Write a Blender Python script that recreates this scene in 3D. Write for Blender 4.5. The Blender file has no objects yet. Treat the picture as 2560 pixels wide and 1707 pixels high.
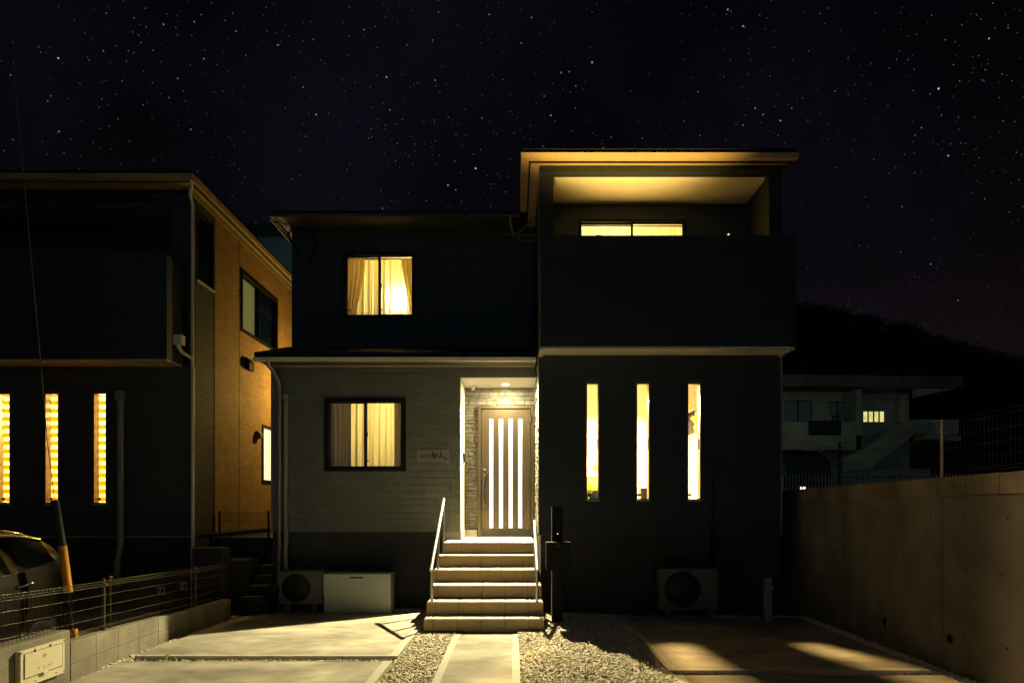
import bpy, math, random
import numpy as np
from mathutils import Vector, Matrix
random.seed(7); rng = np.random.default_rng(11)
R = math.radians
scene = bpy.context.scene
COL = scene.collection

# ------------------------------------------------------------------ camera
FPX = 1527.0; CX = 1285.0; HY = 1258.0; EYE = 1.60
cd = bpy.data.cameras.new("camera"); cam = bpy.data.objects.new("camera", cd); COL.objects.link(cam)
cam.location = (0, 0, EYE); cam.rotation_euler = (R(90), 0, 0)
cd.sensor_width = 36; cd.lens = FPX/2560*36
cd.shift_x = -(CX-1280)/2560; cd.shift_y = (HY-853.5)/2560
cd.clip_start = 0.05; cd.clip_end = 2000
scene.camera = cam
def PX(px, Y): return (px-CX)/FPX*Y
def PZ(py, Y): return EYE-(py-HY)/FPX*Y

# ------------------------------------------------------------------ render / view
scene.view_settings.view_transform = 'Standard'; scene.view_settings.look = 'None'
scene.view_settings.gamma = 1; scene.view_settings.exposure = 0.0
scene.render.engine = 'CYCLES'
cy = scene.cycles
cy.use_denoising = True; cy.max_bounces = 8; cy.diffuse_bounces = 4; cy.glossy_bounces = 3
cy.transmission_bounces = 6; cy.transparent_max_bounces = 12; cy.sample_clamp_indirect = 4
cy.caustics_reflective = False; cy.caustics_refractive = False; cy.blur_glossy = 1.0

# ------------------------------------------------------------------ night sky
world = bpy.data.worlds.new("World"); scene.world = world; world.use_nodes = True
def build_world():
    nt = world.node_tree; N = nt.nodes; L = nt.links; N.clear()
    out = N.new('ShaderNodeOutputWorld'); bg = N.new('ShaderNodeBackground')
    tc = N.new('ShaderNodeTexCoord'); sep = N.new('ShaderNodeSeparateXYZ')
    L.new(tc.outputs['Generated'], sep.inputs[0])
    ramp = N.new('ShaderNodeValToRGB'); L.new(sep.outputs['Z'], ramp.inputs[0])
    cr = ramp.color_ramp
    cr.elements[0].position = 0.0; cr.elements[0].color = (0.0085, 0.0045, 0.0050, 1)
    cr.elements[1].position = 0.75; cr.elements[1].color = (0.0010, 0.0012, 0.0022, 1)
    e = cr.elements.new(0.32); e.color = (0.0026, 0.0018, 0.0024, 1)
    e = cr.elements.new(0.5); e.color = (0.0013, 0.0013, 0.0022, 1)
    # faint band of the galaxy
    nz = N.new('ShaderNodeTexNoise'); nz.inputs['Scale'].default_value = 2.2; nz.inputs['Detail'].default_value = 6
    L.new(tc.outputs['Generated'], nz.inputs['Vector'])
    mr = N.new('ShaderNodeMapRange'); mr.inputs[1].default_value = 0.45; mr.inputs[2].default_value = 0.75
    L.new(nz.outputs['Fac'], mr.inputs[0])
    mc = N.new('ShaderNodeMix'); mc.data_type = 'RGBA'; mc.blend_type = 'ADD'
    L.new(mr.outputs[0], mc.inputs[0]); L.new(ramp.outputs[0], mc.inputs[6]); mc.inputs[7].default_value = (0.0026, 0.0025, 0.0052, 1)
    last = mc.outputs[2]
    mn = N.new('ShaderNodeTexNoise'); mn.inputs['Scale'].default_value = 3.4; mn.inputs['Detail'].default_value = 3
    L.new(tc.outputs['Generated'], mn.inputs['Vector'])
    ma = N.new('ShaderNodeMapRange'); ma.inputs[1].default_value = 0.36; ma.inputs[2].default_value = 0.62; ma.inputs[3].default_value = 0.22; L.new(mn.outputs['Fac'], ma.inputs[0])
    mh = N.new('ShaderNodeMapRange'); mh.inputs[1].default_value = 0.16; mh.inputs[2].default_value = 0.50; mh.inputs[3].default_value = 0.25; L.new(sep.outputs['Z'], mh.inputs[0])
    mask = N.new('ShaderNodeMath'); mask.operation = 'MULTIPLY'; L.new(ma.outputs[0], mask.inputs[0]); L.new(mh.outputs[0], mask.inputs[1])
    def stars(scale, thr, keep, gain, tint):
        nonlocal last
        v = N.new('ShaderNodeTexVoronoi'); v.inputs['Scale'].default_value = scale
        L.new(tc.outputs['Generated'], v.inputs['Vector'])
        m1 = N.new('ShaderNodeMapRange'); m1.inputs[1].default_value = thr; m1.inputs[2].default_value = thr*0.35
        L.new(v.outputs['Distance'], m1.inputs[0])
        s = N.new('ShaderNodeSeparateColor'); L.new(v.outputs['Color'], s.inputs[0])
        m2 = N.new('ShaderNodeMapRange'); m2.inputs[1].default_value = keep; m2.inputs[2].default_value = 1.0
        m2.inputs[3].default_value = 0.0; m2.inputs[4].default_value = 1.0
        L.new(s.outputs[0], m2.inputs[0])
        mm = N.new('ShaderNodeMath'); mm.operation = 'MULTIPLY'; L.new(m1.outputs[0], mm.inputs[0]); L.new(m2.outputs[0], mm.inputs[1])
        mt = N.new('ShaderNodeMath'); mt.operation = 'MULTIPLY'; mk = N.new('ShaderNodeMath'); mk.operation = 'MULTIPLY'; L.new(mm.outputs[0], mk.inputs[0]); L.new(mask.outputs[0], mk.inputs[1]); L.new(mk.outputs[0], mt.inputs[0]); mt.inputs[1].default_value = gain
        tr = N.new('ShaderNodeValToRGB'); L.new(s.outputs[1], tr.inputs[0])
        tr.color_ramp.elements[0].color = (0.45, 0.55, 1.0, 1); tr.color_ramp.elements[1].color = (1.0, 0.85, 0.75, 1)
        ee = tr.color_ramp.elements.new(0.45); ee.color = (0.85, 0.9, 1.0, 1)
        mx = N.new('ShaderNodeMix'); mx.data_type = 'RGBA'; mx.blend_type = 'ADD'; mx.clamp_factor = False
        L.new(mt.outputs[0], mx.inputs[0]); L.new(last, mx.inputs[6]); L.new(tr.outputs[0], mx.inputs[7])
        last = mx.outputs[2]
    stars(95, 0.105, 0.78, 1.1, 0)
    stars(210, 0.16, 0.68, 0.26, 0)
    stars(38, 0.052, 0.72, 1.6, 0)
    L.new(last, bg.inputs[0]); bg.inputs[1].default_value = 1.0
    L.new(bg.outputs[0], out.inputs[0])
build_world()

# ------------------------------------------------------------------ large lamps outside the fixtures
def spot(name, loc, target, energy, col, angle, blend=0.5, radius=0.05):
    l = bpy.data.lights.new(name, 'SPOT'); l.energy = energy; l.color = col; l.spot_size = R(angle); l.spot_blend = blend
    l.shadow_soft_size = radius
    o = bpy.data.objects.new(name, l); COL.objects.link(o); o.location = loc
    o.rotation_euler = (Vector(target)-Vector(loc)).to_track_quat('-Z', 'Y').to_euler(); return o
def point(name, loc, energy, col, radius=0.05):
    l = bpy.data.lights.new(name, 'POINT'); l.energy = energy; l.color = col; l.shadow_soft_size = radius
    o = bpy.data.objects.new(name, l); COL.objects.link(o); o.location = loc; return o
def area(name, loc, rot, energy, col, size, spread=180):
    l = bpy.data.lights.new(name, 'AREA'); l.energy = energy; l.color = col; l.shape = 'DISK'; l.size = size; l.spread = R(spread)
    o = bpy.data.objects.new(name, l); COL.objects.link(o); o.location = loc; o.rotation_euler = rot; return o
WARM = (1.0, 0.82, 0.42); AMBER = (1.0, 0.56, 0.10); CREAM = (1.0, 0.60, 0.20)
LAMP = (-0.143, 10.40, 3.60)
spot("porch_lamp_throw", (LAMP[0], LAMP[1], 3.60), (-0.25, 7.0, -0.5), 3300, WARM, 100, 0.4, 0.014)
area("porch_lamp_glow", (LAMP[0], LAMP[1], 3.612), (0, 0, 0), 72, WARM, 0.10)
def teal_fill():
    l = bpy.data.lights.new('teal_fill', 'SUN'); l.energy = 0.085; l.color = (0.42, 0.80, 1.0); l.angle = R(45)  # added teal fill from the front, lifts the dark facades
    o = bpy.data.objects.new('teal_fill', l); COL.objects.link(o); o.location = (0, -20, 8)
    o.rotation_euler = Vector((0.10, 1.0, -0.10)).to_track_quat('-Z', 'Y').to_euler()
teal_fill()
spot("balcony_fill_beam", (-0.55, 2.55, 0.28), (1.55, 7.6, 7.35), 12500, (1.0, 0.62, 0.14), 28, 0.6, 0.10)  # added beam that brightens the balcony ceiling and eaves
spot("retaining_wall_fill", (-2.2, -4.5, 3.6), (4.6, 5.2, 1.3), 190, (1.0, 0.76, 0.48), 24, 0.8, 0.25)  # added beam aimed at the right retaining wall
point("front_fill", (-2.2, -4.5, 3.4), 3, (1.0, 0.66, 0.32), 0.25)  # added faint spill from behind the camera
point("gap_wall_lamp_glow", (-4.05, 13.3, 4.0), 195, (1.0, 0.64, 0.14), 0.06)
area("front_room_ceiling_lamp_glow", (1.95, 11.0, 3.40), (0, 0, 0), 2300, CREAM, 0.34)

# ------------------------------------------------------------------ materials
MATS = {}
def nmat(name):
    m = bpy.data.materials.new(name); m.use_nodes = True; MATS[name] = m
    b = m.node_tree.nodes['Principled BSDF']; return m, m.node_tree, b
def uv_nodes(nt, mode='wall'):
    """object coordinates; wall: (x+y, z, 0)"""
    N = nt.nodes; L = nt.links
    tc = N.new('ShaderNodeTexCoord')
    if mode == 'obj': return tc.outputs['Object']
    sp = N.new('ShaderNodeSeparateXYZ'); L.new(tc.outputs['Object'], sp.inputs[0])
    ad = N.new('ShaderNodeMath'); L.new(sp.outputs[0], ad.inputs[0]); L.new(sp.outputs[1], ad.inputs[1])
    cb = N.new('ShaderNodeCombineXYZ'); L.new(ad.outputs[0], cb.inputs[0]); L.new(sp.outputs[2], cb.inputs[1])
    return cb.outputs[0]
def plain(name, col, rough=0.6, metal=0.0, var=0.12, scale=9.0, bump=0.0, bscale=60.0, spec=0.5, coat=0.0):
    m, nt, b = nmat(name); N = nt.nodes; L = nt.links
    v = uv_nodes(nt, 'obj')
    nz = N.new('ShaderNodeTexNoise'); nz.inputs['Scale'].default_value = scale; nz.inputs['Detail'].default_value = 5
    L.new(v, nz.inputs['Vector'])
    mr = N.new('ShaderNodeMapRange'); mr.inputs[1].default_value = 0.3; mr.inputs[2].default_value = 0.7
    mr.inputs[3].default_value = 1-var; mr.inputs[4].default_value = 1+var; L.new(nz.outputs['Fac'], mr.inputs[0])
    vm = N.new('ShaderNodeVectorMath'); vm.operation = 'SCALE'; vm.inputs[0].default_value = col[:3]; L.new(mr.outputs[0], vm.inputs['Scale'])
    L.new(vm.outputs[0], b.inputs['Base Color'])
    b.inputs['Roughness'].default_value = rough; b.inputs['Metallic'].default_value = metal
    b.inputs['Specular IOR Level'].default_value = spec; b.inputs['Coat Weight'].default_value = coat
    if bump:
        n2 = N.new('ShaderNodeTexNoise'); n2.inputs['Scale'].default_value = bscale; n2.inputs['Detail'].default_value = 6
        L.new(v, n2.inputs['Vector'])
        bp = N.new('ShaderNodeBump'); bp.inputs['Strength'].default_value = bump; bp.inputs['Distance'].default_value = 0.01
        L.new(n2.outputs['Fac'], bp.inputs['Height']); L.new(bp.outputs[0], b.inputs['Normal'])
    return m
def emis(name, col, strength):
    m, nt, b = nmat(name); b.inputs['Base Color'].default_value = (*col, 1)
    b.inputs['Emission Color'].default_value = (*col, 1); b.inputs['Emission Strength'].default_value = strength; return m
def siding(name, col, bw, rh, mortar=0.006, offset=0.0, dark=0.55, dist=0.006, strength=0.7, rough=0.7, rib=0.0, var=0.15, nscale=(90, 8)):
    m, nt, b = nmat(name); N = nt.nodes; L = nt.links
    v = uv_nodes(nt)
    br = N.new('ShaderNodeTexBrick'); L.new(v, br.inputs['Vector'])
    br.offset = offset; br.inputs['Scale'].default_value = 1.0
    br.inputs['Brick Width'].default_value = bw; br.inputs['Row Height'].default_value = rh
    br.inputs['Mortar Size'].default_value = mortar; br.inputs['Mortar Smooth'].default_value = 0.3; br.inputs['Bias'].default_value = 0
    c1 = [min(1, c*(1+var)) for c in col]; c2 = [c*(1-var) for c in col]; cm = [c*dark for c in col]
    br.inputs['Color1'].default_value = (*c1, 1); br.inputs['Color2'].default_value = (*c2, 1); br.inputs['Mortar'].default_value = (*cm, 1)
    nz = N.new('ShaderNodeTexNoise'); nz.inputs['Scale'].default_value = 3; nz.inputs['Detail'].default_value = 8; L.new(v, nz.inputs['Vector'])
    mr = N.new('ShaderNodeMapRange'); mr.inputs[1].default_value = 0.3; mr.inputs[2].default_value = 0.7; mr.inputs[3].default_value = 0.85; mr.inputs[4].default_value = 1.12
    L.new(nz.outputs['Fac'], mr.inputs[0])
    vm = N.new('ShaderNodeVectorMath'); vm.operation = 'SCALE'; L.new(br.outputs['Color'], vm.inputs[0]); L.new(mr.outputs[0], vm.inputs['Scale'])
    L.new(vm.outputs[0], b.inputs['Base Color']); b.inputs['Roughness'].default_value = rough
    inv = N.new('ShaderNodeMath'); inv.operation = 'SUBTRACT'; inv.inputs[0].default_value = 1; L.new(br.outputs['Fac'], inv.inputs[1])
    mp = N.new('ShaderNodeMapping'); mp.inputs['Scale'].default_value = (*nscale, 1); L.new(v, mp.inputs[0])
    n2 = N.new('ShaderNodeTexNoise'); n2.inputs['Scale'].default_value = 1.0; n2.inputs['Detail'].default_value = 4; L.new(mp.outputs[0], n2.inputs['Vector'])
    ml = N.new('ShaderNodeMath'); ml.operation = 'MULTIPLY'; L.new(n2.outputs['Fac'], ml.inputs[0]); ml.inputs[1].default_value = 0.35+rib
    ad = N.new('ShaderNodeMath'); L.new(inv.outputs[0], ad.inputs[0]); L.new(ml.outputs[0], ad.inputs[1])
    bp = N.new('ShaderNodeBump'); bp.inputs['Strength'].default_value = strength; bp.inputs['Distance'].default_value = dist
    L.new(ad.outputs[0], bp.inputs['Height']); L.new(bp.outputs[0], b.inputs['Normal'])
    return m
def concrete(name, col, streak=False, stain=0.25, grain=0.18, bump=0.25):
    m, nt, b = nmat(name); N = nt.nodes; L = nt.links
    v = uv_nodes(nt, 'obj')
    def noise(scale, detail, sc=(1, 1, 1), lo=0.35, hi=0.68, a=0.8, c=1.15):
        mp = N.new('ShaderNodeMapping'); mp.inputs['Scale'].default_value = sc; L.new(v, mp.inputs[0])
        n = N.new('ShaderNodeTexNoise'); n.inputs['Scale'].default_value = scale; n.inputs['Detail'].default_value = detail
        L.new(mp.outputs[0], n.inputs['Vector'])
        r = N.new('ShaderNodeMapRange'); r.inputs[1].default_value = lo; r.inputs[2].default_value = hi; r.inputs[3].default_value = a; r.inputs[4].default_value = c
        L.new(n.outputs['Fac'], r.inputs[0]); return r.outputs[0], n.outputs['Fac']
    if streak:
        a, _ = noise(1.3, 7, (3.0, 3.0, 0.35), a=1-stain, c=1+stain*0.6)
        a2, _ = noise(3.0, 9, (1, 1, 0.8), a=1-stain*1.6, c=1+stain*0.8)
    else:
        a, _ = noise(1.1, 8, (0.8, 1.3, 1), a=1-stain, c=1+stain*0.5)
        a2, _ = noise(4.5, 9, (0.9, 1.5, 1), a=1-stain*0.45, c=1+stain*0.3)
    if not streak:
        b3, _ = noise(0.55, 4, (1.5, .8, 1), lo=0.56, hi=0.66, a=1.0, c=1-stain*.55)
        mb3 = N.new('ShaderNodeMath'); mb3.operation = 'MULTIPLY'; L.new(a2, mb3.inputs[0]); L.new(b3, mb3.inputs[1]); a2 = mb3.outputs[0]
    g, gr = noise(160, 3, a=1-grain, c=1+grain)
    m1 = N.new('ShaderNodeMath'); m1.operation = 'MULTIPLY'; L.new(a, m1.inputs[0]); L.new(a2, m1.inputs[1])
    m2 = N.new('ShaderNodeMath'); m2.operation = 'MULTIPLY'; L.new(m1.outputs[0], m2.inputs[0]); L.new(g, m2.inputs[1])
    vm = N.new('ShaderNodeVectorMath'); vm.operation = 'SCALE'; vm.inputs[0].default_value = col; L.new(m2.outputs[0], vm.inputs['Scale'])
    L.new(vm.outputs[0], b.inputs['Base Color']); b.inputs['Roughness'].default_value = 0.85; b.inputs['Specular IOR Level'].default_value = 0.25
    bp = N.new('ShaderNodeBump'); bp.inputs['Strength'].default_value = bump; bp.inputs['Distance'].default_value = 0.004
    L.new(gr, bp.inputs['Height']); L.new(bp.outputs[0], b.inputs['Normal']); return m
def glass_mat(name, tint=(0.95, 0.97, 1.0), refl=0.06):
    m, nt, b = nmat(name); N = nt.nodes; L = nt.links; N.remove(b)
    t = N.new('ShaderNodeBsdfTransparent'); t.inputs[0].default_value = (*tint, 1)
    g = N.new('ShaderNodeBsdfGlossy'); g.inputs['Roughness'].default_value = 0.02
    x = N.new('ShaderNodeMixShader'); x.inputs[0].default_value = refl
    L.new(t.outputs[0], x.inputs[1]); L.new(g.outputs[0], x.inputs[2]); L.new(x.outputs[0], N['Material Output'].inputs[0]); return m
def cloth(name, col, trans=0.6, see=0.0):
    m, nt, b = nmat(name); N = nt.nodes; L = nt.links; N.remove(b)
    d = N.new('ShaderNodeBsdfDiffuse'); d.inputs[0].default_value = (*col, 1)
    t = N.new('ShaderNodeBsdfTranslucent'); t.inputs[0].default_value = (*col, 1)
    v = uv_nodes(nt, 'obj'); w = N.new('ShaderNodeTexNoise'); w.inputs['Scale'].default_value = 240; L.new(v, w.inputs['Vector'])
    x = N.new('ShaderNodeMixShader'); x.inputs[0].default_value = trans
    L.new(d.outputs[0], x.inputs[1]); L.new(t.outputs[0], x.inputs[2]); last = x.outputs[0]
    if see:
        tp = N.new('ShaderNodeBsdfTransparent'); y = N.new('ShaderNodeMixShader')
        mr = N.new('ShaderNodeMapRange'); mr.inputs[3].default_value = see*0.6; mr.inputs[4].default_value = see*1.4; L.new(w.outputs['Fac'], mr.inputs[0]); L.new(mr.outputs[0], y.inputs[0])
        L.new(last, y.inputs[1]); L.new(tp.outputs[0], y.inputs[2]); last = y.outputs[0]
    L.new(last, N['Material Output'].inputs[0]); return m

M = MATS
siding('tile_siding', (0.115, 0.128, 0.12), 40.0, 0.112, 0.0035, 0.0, 0.6, 0.0055, 1.0, 0.75, 1.1, 0.03, (60, 3.2))
siding('navy_siding', (0.018, 0.028, 0.038), 1.82, 0.455, 0.004, 0.5, 0.6, 0.004, 0.5, 0.75)
siding('upper_siding', (0.040, 0.052, 0.058), 40.0, 0.112, 0.0035, 0.0, 0.6, 0.005, 0.7, 0.75, 0.2, 0.03, (46, 2.2))
siding('charcoal_siding', (0.05, 0.05, 0.048), 0.9, 0.045, 0.004, 0.5, 0.6, 0.004, 0.6, 0.75)
siding('brown_brick_siding', (0.33, 0.19, 0.07), 0.16, 0.042, 0.005, 0.5, 0.6, 0.006, 0.7, 0.8, 0.0, 0.15)
siding('dark_brick_siding', (0.05, 0.045, 0.04), 0.16, 0.042, 0.006, 0.5, 0.45, 0.008, 0.9, 0.8, 0.0, 0.3)
siding('porch_side_siding', (0.72, 0.70, 0.64), 1.8, 0.30, 0.003, 0.5, 0.8, 0.003, 0.5, 0.55, 0.0, 0.02)
siding('riser_tile_shaded', (0.28, 0.20, 0.10), 5.0, 5.0, 0.0, 0.0, 1.0, 0.002, 0.3, 0.55)  # step tile darkened for risers, their shade put into the colour
siding('tread_tile_lit', (0.62, 0.55, 0.42), 5.0, 5.0, 0.0, 0.0, 1.0, 0.002, 0.3, 0.55)  # same tile lightened for treads, lamp light put into the colour
concrete('foundation_mortar', (0.042, 0.043, 0.045))
concrete('slab_concrete', (0.43, 0.41, 0.345), stain=0.42)
concrete('slab_border', (0.52, 0.50, 0.44), stain=0.10, grain=0.10)
concrete('block_concrete', (0.24, 0.225, 0.18), stain=0.3, grain=0.25)
concrete('block_dark', (0.12, 0.12, 0.11))
concrete('wall_concrete', (0.20, 0.19, 0.17), streak=True, stain=0.15)
concrete('coping_concrete', (0.25, 0.215, 0.165), streak=True, stain=0.25)
concrete('ground_soil', (0.10, 0.09, 0.075))
concrete('asphalt', (0.05, 0.05, 0.05), stain=0.15)
concrete('plaster_grey', (0.34, 0.33, 0.27), stain=0.2)
plain('white_soffit', (0.84, 0.82, 0.76), 0.6, var=0.03)
plain('trim_light', (0.60, 0.57, 0.50), 0.5, var=0.05)
plain('eave_brown', (0.05, 0.04, 0.028), 0.6)
plain('eave_tan', (0.26, 0.19, 0.085), 0.5)
plain('trim_amber_white', (0.44, 0.32, 0.17), 0.5, var=0.05)
plain('pipe_grey', (0.20, 0.20, 0.18), 0.45, var=0.06)
plain('roof_dark', (0.02, 0.022, 0.025), 0.7, bump=0.3, spec=0.2)
plain('frame_black', (0.010, 0.010, 0.011), 0.6, var=0.1, spec=0.15)
plain('frame_bronze', (0.09, 0.07, 0.045), 0.4)
plain('door_taupe', (0.062, 0.048, 0.028), 0.45, var=0.05, scale=4)
plain('door_groove', (0.06, 0.047, 0.03), 0.6)
plain('handle_dark', (0.02, 0.02, 0.022), 0.35)
plain('steel', (0.62, 0.60, 0.56), 0.28, 1.0, var=0.05)
plain('rail_metal', (0.60, 0.56, 0.50), 0.35, 0.6, var=0.05)
plain('post_black', (0.005, 0.006, 0.007), 0.6, spec=0.15)
plain('box_ivory', (0.66, 0.62, 0.46), 0.5, var=0.04)
plain('box_white', (0.36, 0.38, 0.34), 0.42, var=0.03)
plain('ac_beige', (0.075, 0.075, 0.07), 0.5, var=0.04)
plain('ac_dark', (0.02, 0.02, 0.022), 0.6)
plain('fence_bronze', (0.075, 0.066, 0.048), 0.4, 0.5, var=0.1)
plain('fence_dark', (0.012, 0.012, 0.012), 0.6, 0.0, spec=0.2)
plain('galv_and_lit_post', (0.45, 0.38, 0.30), 0.4, 0.5)
plain('rubber', (0.015, 0.015, 0.015), 0.8)
plain('cable_black', (0.010, 0.010, 0.011), 0.6)
plain('cable_tan', (0.22, 0.18, 0.11), 0.6)
plain('cover_orange', (0.80, 0.33, 0.005), 0.5, var=0.08)
plain('cover_black', (0.012, 0.012, 0.012), 0.55)
plain('car_paint', (0.012, 0.009, 0.006), 0.35, 0.2, var=0.03, coat=0.25, spec=0.3)
plain('car_paint_grey', (0.05, 0.05, 0.055), 0.5, 0.2, var=0.03)
plain('chrome', (0.85, 0.80, 0.72), 0.12, 1.0, var=0.02)
plain('tail_red', (0.35, 0.01, 0.01), 0.2)
plain('car_glass', (0.004, 0.005, 0.006), 0.08, var=0.0, spec=0.35)
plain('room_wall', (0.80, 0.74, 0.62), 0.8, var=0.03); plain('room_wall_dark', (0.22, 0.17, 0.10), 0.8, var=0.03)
plain('wood_floor', (0.42, 0.26, 0.12), 0.5)
plain('wood_pale', (0.62, 0.47, 0.26), 0.5)
plain('leaf_green', (0.10, 0.16, 0.02), 0.5, var=0.3, scale=14)
plain('leaf_bright', (0.42, 0.50, 0.04), 0.5, var=0.2, scale=14)
plain('leaf_yellow', (0.60, 0.52, 0.06), 0.5, var=0.2)
plain('hill_dark', (0.008, 0.011, 0.012), 1.0, spec=0.0, bump=0.8, bscale=0.5)
plain('tree_foliage', (0.02, 0.03, 0.026), 1.0, spec=0.0, var=0.4, scale=0.8)
plain('bark', (0.08, 0.06, 0.045), 0.9)
plain('pot_brown', (0.16, 0.09, 0.05), 0.6)
plain('picket_white', (0.55, 0.58, 0.50), 0.4, 0.4)
plain('plate_white', (0.85, 0.78, 0.6), 0.5)
plain('nameplate_grey', (0.19, 0.20, 0.18), 0.4)
plain('ink_black', (0.004, 0.004, 0.005), 0.7)
plain('pole_concrete', (0.35, 0.33, 0.30), 0.8)
cloth('blind_slat', (0.85, 0.58, 0.07), 0.6); cloth('leaf_glow', (0.40, 0.55, 0.02), 0.5); cloth('blind_edge_cloth', (0.85, 0.70, 0.30), 0.7)
plain('teal_wall', (0.14, 0.22, 0.21), 0.8, var=0.12, scale=1.5)
glass_mat('window_glass'); glass_mat('dim_glass', (0.6, 0.62, 0.6), 0.12)
cloth('sheer_curtain', (0.88, 0.77, 0.36), 0.80, 0.05)
cloth('drape_gold', (0.74, 0.56, 0.07), 0.85)
cloth('drape_brown', (0.17, 0.125, 0.012), 0.9)
emis('lamp_disc', (1.0, 0.93, 0.78), 14)
emis('globe_lit', (1.0, 0.95, 0.8), 45)
emis('lamp_amber', (1.0, 0.6, 0.15), 8)
emis('led_red', (1.0, 0.22, 0.06), 6)
emis('led_amber', (1.0, 0.55, 0.15), 3)
emis('tail_lit', (1.0, 0.22, 0.02), 2.4)
emis('door_glass_lit', (0.93, 0.95, 1.0), 0.95)
emis('frosted_lit', (1.0, 0.90, 0.60), 0.9)
emis('small_lamp_white', (1.0, 0.85, 0.55), 3)
emis('small_lamp_blue', (0.2, 0.55, 0.8), 0.25)
emis('dim_pane', (0.55, 0.47, 0.16), 0.75)
emis('blue_pane', (0.04, 0.07, 0.08), 0.06)
def lit_window_mat():
    m, nt, b = nmat('distant_curtain_lit'); N = nt.nodes; L = nt.links
    v = uv_nodes(nt, 'obj'); n = N.new('ShaderNodeTexNoise'); n.inputs['Scale'].default_value = 4; L.new(v, n.inputs['Vector'])
    r = N.new('ShaderNodeValToRGB'); r.color_ramp.elements[0].position = 0.3; r.color_ramp.elements[0].color = (0.70, 0.60, 0.10, 1)
    r.color_ramp.elements[1].position = 0.65; r.color_ramp.elements[1].color = (0.95, 0.88, 0.45, 1)
    L.new(n.outputs['Fac'], r.inputs[0]); L.new(r.outputs[0], b.inputs['Emission Color']); b.inputs['Emission Strength'].default_value = 0.9
    b.inputs['Base Color'].default_value = (0.5, 0.5, 0.3, 1)
lit_window_mat()
def gravel_mat():
    m, nt, b = nmat('pebbles'); N = nt.nodes; L = nt.links
    at = N.new('ShaderNodeAttribute'); at.attribute_name = 'tone'
    r = N.new('ShaderNodeValToRGB'); cr = r.color_ramp
    cr.elements[0].color = (0.22, 0.19, 0.13, 1); cr.elements[1].color = (0.72, 0.68, 0.58, 1)
    e = cr.elements.new(0.25); e.color = (0.40, 0.36, 0.26, 1); e = cr.elements.new(0.6); e.color = (0.56, 0.51, 0.39, 1)
    L.new(at.outputs['Fac'], r.inputs[0]); L.new(r.outputs[0], b.inputs['Base Color']); b.inputs['Roughness'].default_value = 0.7
gravel_mat()

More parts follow.
